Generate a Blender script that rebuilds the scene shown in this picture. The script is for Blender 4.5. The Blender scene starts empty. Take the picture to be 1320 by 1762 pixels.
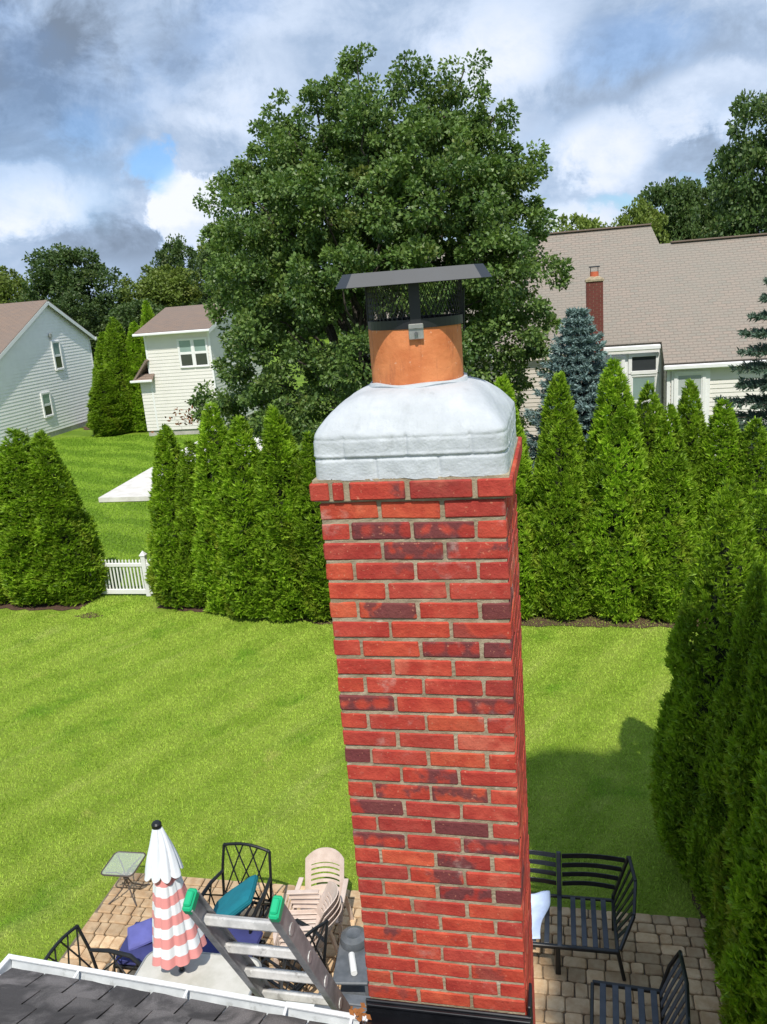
import bpy, bmesh, math, random
import numpy as np
from mathutils import Vector, Matrix
R = math.radians
random.seed(7); rng = np.random.default_rng(11)
SC = bpy.context.scene; COL = SC.collection

# ---------------------------------------------------------------- camera
F_PX = 1400.0
cam = bpy.data.cameras.new('camera'); camo = bpy.data.objects.new('camera', cam); COL.objects.link(camo)
cam.sensor_fit = 'VERTICAL'; cam.sensor_height = 36.0; cam.lens = 36.0 * F_PX / 1762.0
cam.clip_start = 0.05; cam.clip_end = 3000
YAW, PITCH, ROLL = R(12.798), R(15.224), R(-4.609)
_f = Vector((-math.sin(YAW) * math.cos(PITCH), math.cos(YAW) * math.cos(PITCH), -math.sin(PITCH)))
_r = Vector((math.cos(YAW), math.sin(YAW), 0)); _u = _r.cross(_f)
_r2 = _r * math.cos(ROLL) + _u * math.sin(ROLL); _u2 = -_r * math.sin(ROLL) + _u * math.cos(ROLL)
mw = Matrix((_r2, _u2, -_f)).transposed().to_4x4(); mw.translation = Vector((0.459, -2.40, 6.40))
camo.matrix_world = mw
SC.camera = camo

# ---------------------------------------------------------------- sun, sky, exposure
SUN_AZ, SUN_EL = 12.0, 54.0            # azimuth measured from -y towards +x
sdir = Vector((math.sin(R(SUN_AZ)) * math.cos(R(SUN_EL)), -math.cos(R(SUN_AZ)) * math.cos(R(SUN_EL)), math.sin(R(SUN_EL))))
sun = bpy.data.lights.new('sun', 'SUN'); suno = bpy.data.objects.new('sun', sun); COL.objects.link(suno)
sun.energy = 4.1; sun.angle = R(0.55); sun.color = (1.0, 0.95, 0.86)
suno.rotation_euler = sdir.to_track_quat('Z', 'Y').to_euler()
suno.location = (0, 0, 30)
SC.view_settings.view_transform = 'Standard'; SC.view_settings.look = 'None'
SC.view_settings.exposure = 0.1; SC.view_settings.gamma = 1.0; SC.view_settings.use_curve_mapping = False

W = bpy.data.worlds.new('World'); SC.world = W; W.use_nodes = True
nt = W.node_tree; nt.nodes.clear()
def N(nt, typ, **kw):
    n = nt.nodes.new(typ)
    for k, v in kw.items(): setattr(n, k, v)
    return n
def mth(nt, op, a, b=None, c=None, clamp=False):
    n = nt.nodes.new('ShaderNodeMath'); n.operation = op; n.use_clamp = clamp
    for i, v in enumerate((a, b, c)):
        if v is None: continue
        if isinstance(v, (int, float)): n.inputs[i].default_value = v
        else: nt.links.new(v, n.inputs[i])
    return n.outputs[0]
def mixc(nt, fac, a, b, typ='MIX'):
    n = nt.nodes.new('ShaderNodeMix'); n.data_type = 'RGBA'; n.blend_type = typ
    for s, v in ((n.inputs[0], fac), (n.inputs[6], a), (n.inputs[7], b)):
        if isinstance(v, (int, float)): s.default_value = v
        elif isinstance(v, (tuple, list)): s.default_value = (*v[:3], 1)
        else: nt.links.new(v, s)
    return n.outputs[2]
def sstep(nt, v, lo, hi, a=0.0, b=1.0):
    n = nt.nodes.new('ShaderNodeMapRange'); n.interpolation_type = 'SMOOTHSTEP'
    nt.links.new(v, n.inputs[0]); n.inputs[1].default_value = lo; n.inputs[2].default_value = hi
    n.inputs[3].default_value = a; n.inputs[4].default_value = b
    return n.outputs[0]
def noise(nt, vec, scale, detail=4, rough=0.55, dist=0.0):
    n = nt.nodes.new('ShaderNodeTexNoise'); n.inputs['Scale'].default_value = scale
    n.inputs['Detail'].default_value = detail; n.inputs['Roughness'].default_value = rough
    n.inputs['Distortion'].default_value = dist
    if vec is not None: nt.links.new(vec, n.inputs['Vector'])
    return n.outputs['Fac']

sky = N(nt, 'ShaderNodeTexSky', sky_type='NISHITA', sun_disc=False)
sky.sun_elevation = R(SUN_EL); sky.sun_rotation = math.atan2(sdir.x, sdir.y); sky.altitude = 50; sky.air_density = 1.3; sky.dust_density = 1.0; sky.ozone_density = 2.0
tc = N(nt, 'ShaderNodeTexCoord'); sep = N(nt, 'ShaderNodeSeparateXYZ'); nt.links.new(tc.outputs['Generated'], sep.inputs[0])
az = mth(nt, 'MULTIPLY', mth(nt, 'ARCTAN2', sep.outputs[0], sep.outputs[1]), 57.2958)
el = mth(nt, 'MULTIPLY', mth(nt, 'ARCSINE', sep.outputs[2]), 57.2958)
# cloud layer: noise on the dome, flattened a little so that the banks lie level
cv = N(nt, 'ShaderNodeMapping'); cv.inputs['Scale'].default_value = (1.0, 1.0, 1.7); cv.inputs['Location'].default_value = (3.1, 1.7, 0.4); nt.links.new(tc.outputs['Generated'], cv.inputs['Vector'])
n1 = noise(nt, cv.outputs[0], 3.0, 7, 0.52, 0.25)
n2 = noise(nt, cv.outputs[0], 6.5, 9, 0.60, 0.35)
n3 = noise(nt, tc.outputs['Generated'], 15.0, 10, 0.66, 0.3)
wob = mth(nt, 'MULTIPLY', mth(nt, 'SUBTRACT', n3, 0.5), 6.0)
wob2 = mth(nt, 'MULTIPLY', mth(nt, 'SUBTRACT', n2, 0.5), 9.0)
azw = mth(nt, 'ADD', mth(nt, 'ADD', az, wob), mth(nt, 'MULTIPLY', wob2, 0.35)); elw = mth(nt, 'ADD', mth(nt, 'ADD', el, mth(nt, 'MULTIPLY', wob, 0.7)), mth(nt, 'MULTIPLY', wob2, 0.5))
def puff(a0, e0, sa, se, hard=1.0):        # a cloud (or a gap) at a direction of its own: azimuth, elevation, half sizes in degrees
    dx = mth(nt, 'DIVIDE', mth(nt, 'SUBTRACT', azw, a0), sa); dy = mth(nt, 'DIVIDE', mth(nt, 'SUBTRACT', elw, e0), se)
    d = mth(nt, 'SQRT', mth(nt, 'ADD', mth(nt, 'MULTIPLY', dx, dx), mth(nt, 'MULTIPLY', dy, dy)))
    return sstep(nt, d, 1.0 + 0.5 / hard, 1.0 - 0.5 / hard)
def add(a, b): return mth(nt, 'ADD', a, b)
def mx(a, b): return mth(nt, 'MAXIMUM', a, b)
def mul(a, b): return mth(nt, 'MULTIPLY', a, b)
cover = sstep(nt, n1, 0.36, 0.50)
gaps = mx(mul(puff(-25.6, 8.7, 1.7, 1.2, 1.2), 0.80), mx(mul(puff(4.8, 12.8, 3.4, 1.5, 0.8), 0.34), mx(mul(puff(-29.5, 10.8, 1.4, 1.2, 0.8), 0.30), mx(mul(puff(5.5, 4.6, 3.0, 0.7, 0.9), 0.75), mul(puff(-17.5, 9.5, 1.6, 2.0, 0.8), 0.25)))))
cover = mth(nt, 'MULTIPLY', mth(nt, 'ADD', mth(nt, 'MULTIPLY', cover, 0.22), 0.78), mth(nt, 'SUBTRACT', 1.0, gaps), clamp=True)
bright = add(mul(sstep(nt, n2, 0.36, 0.66), 0.62), mul(sstep(nt, n3, 0.38, 0.64), 0.34))
bright = mul(bright, sstep(nt, n1, 0.70, 0.40, 0.55, 1.0))
whites = mx(mul(puff(-24.0, 5.8, 2.0, 2.9, 2.6), 1.0), mx(mul(puff(-21.2, 4.6, 2.6, 1.6, 1.4), 0.75), mx(mul(puff(-34.5, 7.0, 4.6, 2.0, 1.4), 0.72), mx(mul(puff(-3.2, 14.6, 4.0, 2.6, 0.8), 0.55),
         mx(mul(puff(3.6, 7.6, 3.2, 2.0, 1.3), 0.60), mx(mul(puff(-19.0, 12.5, 2.6, 3.2, 0.8), 0.36), mx(mul(puff(9.0, 9.2, 4.0, 1.8, 1.6), 0.50), mul(puff(1.0, 3.6, 3.5, 0.9, 1.0), 0.6))))))))
darks = mx(mul(puff(-35.0, 13.5, 8.0, 5.0, 0.9), 1.0), mx(mul(puff(-24.0, 15.0, 5.0, 2.4, 0.7), 0.35), mx(mul(puff(-29, 4.0, 6.0, 1.3, 0.9), 0.50), mx(mul(puff(1.5, 11.0, 4.0, 1.6, 0.8), 0.30), mul(puff(7.5, 6.2, 4.0, 1.0, 0.9), 0.30)))))
lum = add(add(mul(bright, 0.52), 0.19), mul(whites, 0.62))
lum = mth(nt, 'SUBTRACT', lum, mul(darks, 0.34), clamp=True)
ramp = N(nt, 'ShaderNodeValToRGB'); nt.links.new(lum, ramp.inputs[0])
e = ramp.color_ramp.elements; e[0].position = 0.0; e[0].color = (1.75, 2.25, 3.05, 1); e[1].position = 1.0; e[1].color = (7.6, 7.9, 8.3, 1)
x = e.new(0.35); x.color = (3.4, 4.4, 6.0, 1); x = e.new(0.65); x.color = (5.5, 6.4, 7.9, 1)
skyc = mixc(nt, 1.0, sky.outputs[0], (0.62, 0.92, 1.35), 'MULTIPLY')
skym = mixc(nt, cover, skyc, ramp.outputs[0])
bg = N(nt, 'ShaderNodeBackground'); bg.inputs['Strength'].default_value = 0.117
nt.links.new(skym, bg.inputs[0])
wo = N(nt, 'ShaderNodeOutputWorld'); nt.links.new(bg.outputs[0], wo.inputs[0])

# ---------------------------------------------------------------- helpers: objects
def link(name, me, mat, parent=None, loc=None):
    o = bpy.data.objects.new(name, me); COL.objects.link(o)
    if mat is not None and len(me.materials) == 0: me.materials.append(mat)
    if parent is not None: o.parent = parent
    if loc is not None: o.location = loc
    return o
def tag(o, label=None, cat=None, group=None, kind=None):
    if label: o['label'] = label
    if cat: o['category'] = cat
    if group: o['group'] = group
    if kind: o['kind'] = kind
    return o
def thing(name, label, cat, loc=(0, 0, 0), rz=0.0, group=None):
    o = bpy.data.objects.new(name, None); COL.objects.link(o)
    o.empty_display_size = 0.2; o.location = loc; o.rotation_euler = (0, 0, rz)
    return tag(o, label, cat, group)
def copy_tree(o, parent=None):
    c = o.copy(); COL.objects.link(c); c.parent = parent
    for ch in list(o.children): copy_tree(ch, c)
    return c

class MB:
    def __init__(s): s.v = []; s.f = []
    def add(s, vs, fs):
        b = len(s.v); s.v += [tuple(v) for v in vs]; s.f += [tuple(b + i for i in f) for f in fs]; return s
    def box(s, lo, hi, b=0.0, M=None):
        lo = list(lo); hi = list(hi)
        if b <= 0:
            vs = [Vector((x, y, z)) for x in (lo[0], hi[0]) for y in (lo[1], hi[1]) for z in (lo[2], hi[2])]
            fs = [(0, 1, 3, 2), (4, 6, 7, 5), (0, 4, 5, 1), (2, 3, 7, 6), (0, 2, 6, 4), (1, 5, 7, 3)]
        else:
            b = min(b, *(0.49 * (hi[i] - lo[i]) for i in range(3)))
            vs = []; idx = {}
            for sx in (0, 1):
                for sy in (0, 1):
                    for sz in (0, 1):
                        c = [(lo, hi)[sx][0], (lo, hi)[sy][1], (lo, hi)[sz][2]]
                        sg = [1 if k == 0 else -1 for k in (sx, sy, sz)]
                        for ax in range(3):
                            p = [c[i] + (0 if i == ax else sg[i] * b) for i in range(3)]
                            idx[(sx, sy, sz, ax)] = len(vs); vs.append(Vector(p))
            fs = []
            for ax in range(3):
                o1, o2 = [i for i in range(3) if i != ax]
                for s_ in (0, 1):
                    q = []
                    for a, c in ((0, 0), (1, 0), (1, 1), (0, 1)):
                        k = [0, 0, 0]; k[ax] = s_; k[o1] = a; k[o2] = c; q.append(idx[(*k, ax)])
                    fs.append(tuple(q))
                for a in (0, 1):
                    for c in (0, 1):
                        k0 = [0, 0, 0]; k1 = [0, 0, 0]; k0[o1] = k1[o1] = a; k0[o2] = k1[o2] = c; k1[ax] = 1
                        fs.append((idx[(*k0, o1)], idx[(*k1, o1)], idx[(*k1, o2)], idx[(*k0, o2)]))
            for sx in (0, 1):
                for sy in (0, 1):
                    for sz in (0, 1): fs.append(tuple(idx[(sx, sy, sz, ax)] for ax in range(3)))
        if M is not None: vs = [M @ v for v in vs]
        return s.add(vs, fs)
    def tube(s, pts, r, n=8, cap=True):
        pts = [Vector(p) for p in pts]; k = len(pts)
        rr = r if isinstance(r, (list, tuple)) else [r] * k
        t0 = (pts[1] - pts[0]).normalized()
        a = t0.orthogonal().normalized(); vs = []; fs = []
        for i, p in enumerate(pts):
            t = (pts[min(i + 1, k - 1)] - pts[max(i - 1, 0)])
            if t.length < 1e-9: t = t0
            t = t.normalized(); a = (a - t * a.dot(t)).normalized(); bb = t.cross(a)
            for j in range(n):
                an = 2 * math.pi * j / n
                vs.append(p + (a * math.cos(an) + bb * math.sin(an)) * rr[i])
        for i in range(k - 1):
            for j in range(n):
                fs.append((i * n + j, i * n + (j + 1) % n, (i + 1) * n + (j + 1) % n, (i + 1) * n + j))
        if cap: fs.append(tuple(range(n))[::-1]); fs.append(tuple((k - 1) * n + j for j in range(n)))
        return s.add(vs, fs)
    def bar(s, a, b, w, h, up=(0, 0, 1)):      # rectangular bar from a to b, w across, h along "up"
        a = Vector(a); b = Vector(b); t = (b - a); L = t.length; t.normalize(); up = Vector(up)
        x = t.cross(up)
        if x.length < 1e-6: x = t.orthogonal()
        x.normalize(); z = x.cross(t).normalized()
        M = Matrix((x, t, z)).transposed().to_4x4(); M.translation = a
        return s.box((-w / 2, 0, -h / 2), (w / 2, L, h / 2), min(w, h) * 0.18, M)
    def lathe(s, prof, n=24, c=(0, 0, 0), a0=0.0):
        vs = []; fs = []; k = len(prof)
        for r, z in prof:
            for j in range(n):
                an = 2 * math.pi * j / n + a0; vs.append((c[0] + r * math.cos(an), c[1] + r * math.sin(an), c[2] + z))
        for i in range(k - 1):
            for j in range(n): fs.append((i * n + j, i * n + (j + 1) % n, (i + 1) * n + (j + 1) % n, (i + 1) * n + j))
        if prof[0][0] > 1e-6: fs.append(tuple(range(n))[::-1])
        if prof[-1][0] > 1e-6: fs.append(tuple((k - 1) * n + j for j in range(n)))
        return s.add(vs, fs)
    def prism(s, poly, d):                      # polygon (3-D points, planar) pushed along vector d
        n = len(poly); P = [Vector(p) for p in poly]; d = Vector(d)
        vs = P + [p + d for p in P]
        fs = [tuple(range(n))[::-1], tuple(range(n, 2 * n))] + [(i, (i + 1) % n, n + (i + 1) % n, n + i) for i in range(n)]
        return s.add(vs, fs)
    def mesh(s, name, smooth=False):
        me = bpy.data.meshes.new(name); me.from_pydata([tuple(v) for v in s.v], [], s.f)
        bm = bmesh.new(); bm.from_mesh(me); bmesh.ops.recalc_face_normals(bm, faces=bm.faces); bm.to_mesh(me); bm.free()
        if smooth:
            me.polygons.foreach_set('use_smooth', [True] * len(me.polygons))
            if hasattr(me, 'set_sharp_from_angle'): me.set_sharp_from_angle(angle=R(38))
        me.update(); return me
    def obj(s, name, mat, parent=None, loc=None, smooth=False): return link(name, s.mesh(name, smooth), mat, parent, loc)

# ---------------------------------------------------------------- helpers: materials
def newmat(name):
    m = bpy.data.materials.new(name); m.use_nodes = True; t = m.node_tree
    b = t.nodes['Principled BSDF']; return m, t, b
def objcoord(t, rand=True):
    tc = t.nodes.new('ShaderNodeTexCoord')
    if not rand: return tc.outputs['Object']
    oi = t.nodes.new('ShaderNodeObjectInfo'); v = t.nodes.new('ShaderNodeVectorMath'); v.operation = 'ADD'
    m = t.nodes.new('ShaderNodeMath'); m.operation = 'MULTIPLY'; m.inputs[1].default_value = 57.0
    t.links.new(oi.outputs['Random'], m.inputs[0]); t.links.new(tc.outputs['Object'], v.inputs[0]); t.links.new(m.outputs[0], v.inputs[1])
    return v.outputs[0]
def bump(t, b, h, dist, strength=1.0):
    n = t.nodes.new('ShaderNodeBump'); n.inputs['Strength'].default_value = strength; n.inputs['Distance'].default_value = dist
    t.links.new(h, n.inputs['Height']); t.links.new(n.outputs[0], b.inputs['Normal'])
def M(name, c, rough=0.6, var=0.12, scale=6.0, c2=None, bmp=0.0, bscale=60.0, metal=0.0, rand=0.0, spec=0.5, detail=5, world=False):
    m, t, b = newmat(name)
    if world:
        g = t.nodes.new('ShaderNodeNewGeometry'); v = g.outputs['Position']
    else: v = objcoord(t)
    f = noise(t, v, scale, detail, 0.6)
    f = sstep(t, f, 0.3, 0.7)
    lo = tuple(x * (1 - var) for x in c) if c2 is None else c; hi = tuple(min(1, x * (1 + var)) for x in c) if c2 is None else c2
    colr = mixc(t, f, lo, hi)
    if rand > 0:
        oi = t.nodes.new('ShaderNodeObjectInfo')
        k = mth(t, 'MULTIPLY_ADD', oi.outputs['Random'], 2 * rand, 1 - rand)
        cc = t.nodes.new('ShaderNodeCombineColor'); [t.links.new(k, cc.inputs[i]) for i in range(3)]
        colr = mixc(t, 1.0, colr, cc.outputs[0], 'MULTIPLY')
    t.links.new(colr, b.inputs['Base Color'])
    b.inputs['Roughness'].default_value = rough; b.inputs['Metallic'].default_value = metal; b.inputs['Specular IOR Level'].default_value = spec
    if bmp > 0: bump(t, b, noise(t, v, bscale, 6, 0.65), bmp)
    return m
def leafmat(name, dark, light, yellow=None, trans=0.3, rough=0.5, spec=0.35):
    """thin leaf: colour from the per-leaf 'tint' attribute (r: dark to light green, g: share of yellowing)"""
    m, t, b = newmat(name)
    at = t.nodes.new('ShaderNodeAttribute'); at.attribute_name = 'tint'
    sp = t.nodes.new('ShaderNodeSeparateColor'); t.links.new(at.outputs['Color'], sp.inputs[0])
    c = mixc(t, sp.outputs[0], dark, light)
    if yellow: c = mixc(t, sp.outputs[1], c, yellow)
    oi = t.nodes.new('ShaderNodeObjectInfo'); k = mth(t, 'MULTIPLY_ADD', oi.outputs['Random'], 0.3, 0.85)
    cc = t.nodes.new('ShaderNodeCombineColor'); [t.links.new(k, cc.inputs[i]) for i in range(3)]
    c = mixc(t, 1.0, c, cc.outputs[0], 'MULTIPLY')
    t.links.new(c, b.inputs['Base Color']); b.inputs['Roughness'].default_value = rough; b.inputs['Specular IOR Level'].default_value = spec
    tr = t.nodes.new('ShaderNodeBsdfTranslucent'); c2 = mixc(t, 1.0, c, (1.25, 1.3, 0.7), 'MULTIPLY'); t.links.new(c2, tr.inputs[0])
    mx_ = t.nodes.new('ShaderNodeMixShader'); mx_.inputs[0].default_value = trans
    t.links.new(b.outputs[0], mx_.inputs[1]); t.links.new(tr.outputs[0], mx_.inputs[2])
    t.links.new(mx_.outputs[0], t.nodes['Material Output'].inputs[0])
    return m

# ---------------------------------------------------------------- foliage helpers (numpy)
def quadmesh(name, V, tint=None, n=4):
    """V: (faces*n, 3) vertices, consecutive n per face; tint (faces, 2)"""
    nf = len(V) // n; me = bpy.data.meshes.new(name)
    me.vertices.add(len(V)); me.vertices.foreach_set('co', np.ascontiguousarray(V, dtype=np.float32).ravel())
    me.loops.add(len(V)); me.loops.foreach_set('vertex_index', np.arange(len(V), dtype=np.int32))
    me.polygons.add(nf); me.polygons.foreach_set('loop_start', np.arange(0, len(V), n, dtype=np.int32))
    if tint is not None:
        a = me.attributes.new('tint', 'FLOAT_COLOR', 'FACE')
        c = np.ones((nf, 4), dtype=np.float32); c[:, 0] = tint[:, 0]; c[:, 1] = tint[:, 1]; c[:, 2] = 0
        a.data.foreach_set('color', c.ravel())
    me.update(calc_edges=True); me.validate(); return me
def unit(a): return a / np.maximum(np.linalg.norm(a, axis=-1, keepdims=True), 1e-9)
def leaves(P, A, L, Wd, g, fold=0.25):
    """rhombic leaves at P (n,3) along A (n,3) of length L (n,), width Wd (n,): returns (n*4,3)"""
    n = len(P); A = unit(A); s = unit(np.cross(A, g.normal(size=(n, 3)))); nn = np.cross(A, s)
    L = np.broadcast_to(L, (n,))[:, None]; Wd = np.broadcast_to(Wd, (n,))[:, None]
    mid = P + A * L * 0.45
    return np.stack([P, mid + s * Wd * 0.5 + nn * Wd * fold * 0.5, P + A * L, mid - s * Wd * 0.5 + nn * Wd * fold * 0.5], 1).reshape(-1, 3)

def arborvitae_mesh(name, h, r, nspray, seed, size=0.11, pointy=2.2, tip=0.0):
    g = np.random.default_rng(seed)
    ph = g.uniform(0, 6.28, 24); am = g.uniform(0.5, 1.0, 24)
    u = g.uniform(0, 1, nspray * 3); t = np.clip(1 - (1 - u) ** 0.62, 0, 0.995)               # denser at the wide bottom
    th = g.uniform(0, 2 * np.pi, nspray * 3)
    def prof(t): return np.minimum(1.0, 0.80 + 1.3 * t) * np.maximum(1 - t ** pointy, 0.0) ** 0.85 + 0.02
    def lump(t, th):
        s = 0
        for i in range(12):
            s = s + am[i] * np.sin((1 + i % 5) * th + ph[i]) * np.sin((4 + 3.1 * i) * t + ph[12 + i])
        f = np.abs(np.sin(2.5 * th + ph[3] + 2.2 * np.sin(3.0 * t + ph[4])))       # leaders side by side, furrows between
        return 0.045 * s + 0.10 * (f ** 0.6 - 0.7)
    cc = g.uniform(0, 1, (230, 2)); cc[:, 0] = 1 - (1 - cc[:, 0]) ** 0.62; cc[:, 1] *= 2 * np.pi          # tufts: sprays gather round these
    dth = np.abs((th[:, None] - cc[None, :, 1] + np.pi) % (2 * np.pi) - np.pi) * r * 0.8; dz = (t[:, None] - cc[None, :, 0]) * h * 0.62
    dd = np.sqrt(dth ** 2 + dz ** 2); near = dd.argmin(1); dn = dd[np.arange(len(t)), near]; ctone = g.normal(0, 0.18, 230)
    tuft = np.clip(1 - dn / 0.17, -0.6, 1)
    lp = lump(t, th) + 0.13 * tuft
    keep = g.uniform(0, 1, len(t)) < np.clip(0.55 + 2.2 * lp, 0.12, 1.0)
    t, th, lp, tuft, near = t[keep][:nspray], th[keep][:nspray], lp[keep][:nspray], tuft[keep][:nspray], near[keep][:nspray]; n = len(t)
    rad = r * prof(t) * (1 + lp) * g.uniform(0.86, 1.03, n)
    out = np.stack([np.cos(th), np.sin(th), np.zeros(n)], 1)
    bend = np.array([math.cos(ph[0]), math.sin(ph[0]), 0]) * tip
    Pt = out * rad[:, None]; Pt[:, 2] = 0.06 + t * h; Pt += bend * (t ** 2)[:, None]
    ax = unit(out * g.uniform(0.25, 0.9, n)[:, None] + np.array([0, 0, 1.0]) * g.uniform(0.5, 1.1, n)[:, None] + g.normal(0, 0.28, (n, 3)))
    # each spray: five flat scale-leaf blades fanned out in one plane
    side = unit(np.cross(ax, g.normal(size=(n, 3)) * 0.5 + out)); V = []; T = []
    base = np.clip(0.46 + 0.12 * tuft + ctone[near] + g.normal(0, 0.20, n), 0, 1)
    yel = np.clip(g.normal(-0.05, 0.12, n) + 0.60 * np.clip(np.sin(3 * th + 5 * t + ph[7]) - 0.55, 0, 1) * (t < 0.5), 0, 0.7)
    for k, an in enumerate((-1.05, -0.68, -0.33, 0.0, 0.33, 0.68, 1.05)):
        d = ax * math.cos(an) + side * math.sin(an)
        L = size * g.uniform(0.7, 1.25, n) * (1.0 if k == 3 else 0.86)
        V.append(leaves(Pt, d, L, L * 0.25, g).reshape(n, 4, 3)); T.append(np.stack([np.clip(base + g.normal(0, 0.1, n), 0, 1), yel], 1))
    V = np.concatenate(V).reshape(-1, 3); T = np.concatenate(T)
    return quadmesh(name, V, T)
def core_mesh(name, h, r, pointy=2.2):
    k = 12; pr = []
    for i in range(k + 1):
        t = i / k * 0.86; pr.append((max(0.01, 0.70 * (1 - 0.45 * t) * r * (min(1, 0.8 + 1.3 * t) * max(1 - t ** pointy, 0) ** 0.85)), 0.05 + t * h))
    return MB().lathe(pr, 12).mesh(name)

def broadleaf(name, lobes, nclump, nleaf, leaf, seed, crad=0.5, up=0.5):
    """lobes: list of (x,y,z, rx,ry,rz). Leaf clumps sit mostly near the lobes' outside, leaves spread through each clump."""
    g = np.random.default_rng(seed); V = []; T = []
    vol = np.array([(l[3] * l[4] * l[5]) ** (2 / 3) for l in lobes]); cnt = np.maximum(3, (vol / vol.sum() * nclump).astype(int))
    Cs = []; Os = []
    for l, c in zip(lobes, cnt):
        d = unit(g.normal(size=(c, 3))); rr = g.uniform(0.35, 1.0, c) ** 0.45
        Cs.append(np.array(l[:3]) + d * rr[:, None] * np.array(l[3:6])); Os.append(d)
    Cs = np.concatenate(Cs); Os = np.concatenate(Os)
    for c, o in zip(Cs, Os):
        k = int(nleaf * g.uniform(0.6, 1.3)); s = crad * g.uniform(0.6, 1.25)
        d = unit(g.normal(size=(k, 3)) + 0.35 * o); rr = g.uniform(0.15, 1.0, k) ** 0.6
        P = c + d * rr[:, None] * s * np.array([1.0, 1.0, 0.72])
        A = unit(d * 0.7 + g.normal(0, 0.6, (k, 3)) + np.array([0, 0, -0.25]) + 0.3 * o)
        L = leaf * g.uniform(0.7, 1.3, k)
        V.append(leaves(P, A, L, L * 0.66, g))
        tb = g.normal(0.45, 0.13); ye = max(0, g.normal(-0.25, 0.22))
        T.append(np.stack([np.clip(tb + g.normal(0, 0.2, k) + 0.12 * d[:, 2], 0, 1), np.clip(ye + g.normal(-0.05, 0.12, k), 0, 0.8)], 1))
    return quadmesh(name, np.concatenate(V), np.concatenate(T)), Cs

def limb(mb, a, b, r0, r1, g, n=6, wob=0.06, sides=7):
    a = np.array(a, float); b = np.array(b, float); L = np.linalg.norm(b - a); pts = []
    for i in range(n + 1):
        t = i / n; p = a + (b - a) * t + np.array([0, 0, 0.12 * L * math.sin(math.pi * t)]) + (g.normal(0, wob * L * 0.4, 3) if 0 < i < n else 0)
        pts.append(p)
    mb.tube([tuple(p) for p in pts], [r0 + (r1 - r0) * (i / n) for i in range(n + 1)], sides)

def spruce_mesh(name, h, r, seed, whorls=22, per=10, droop=0.25, needle=0.11, dens=46):
    g = np.random.default_rng(seed); V = []; T = []; tw = MB()
    for w in range(whorls):
        t = (w + 0.3) / whorls; z = 0.25 + t * (h - 0.3); R0 = r * (1 - t) ** 0.85 + 0.10
        for k in range(per):
            th = 2 * math.pi * (k + g.uniform(-0.3, 0.3)) / per + w * 0.7; L = R0 * g.uniform(0.72, 1.12)
            o = np.array([math.cos(th), math.sin(th), 0]); s = np.array([-o[1], o[0], 0]); up = 0.55 - 0.75 * (1 - t)
            def at(u): return np.stack([o[0] * L * u, o[1] * L * u, z + L * (up * 0.35 * u - droop * u * u + 0.22 * u ** 4)], -1)
            tw.tube([tuple(at(np.array(u))) for u in (0.0, 0.5, 1.0)], [0.022, 0.014, 0.005], 5)
            m = int(dens * (0.45 + L / r)); u = g.uniform(0.12, 1.0, m) ** 0.7; P = at(u)
            wd = (0.34 * L * (1.05 - u) + 0.05)
            off = g.uniform(-1, 1, m); P = P + s * (off * wd)[:, None] + np.array([0, 0, -0.05]) * (np.abs(off))[:, None]
            A = unit(o * 0.7 + s * (off * 0.8)[:, None] + g.normal(0, 0.33, (m, 3)) + np.array([0, 0, 0.22]))
            for q in range(3):
                Lq = needle * g.uniform(0.7, 1.35, m); V.append(leaves(P + g.normal(0, 0.018, (m, 3)), unit(A + g.normal(0, 0.42, (m, 3))), Lq, Lq * 0.30, g))
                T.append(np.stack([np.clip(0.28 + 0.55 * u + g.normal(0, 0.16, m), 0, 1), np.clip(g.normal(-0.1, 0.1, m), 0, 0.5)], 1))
    return quadmesh(name, np.concatenate(V), np.concatenate(T)), tw

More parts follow.
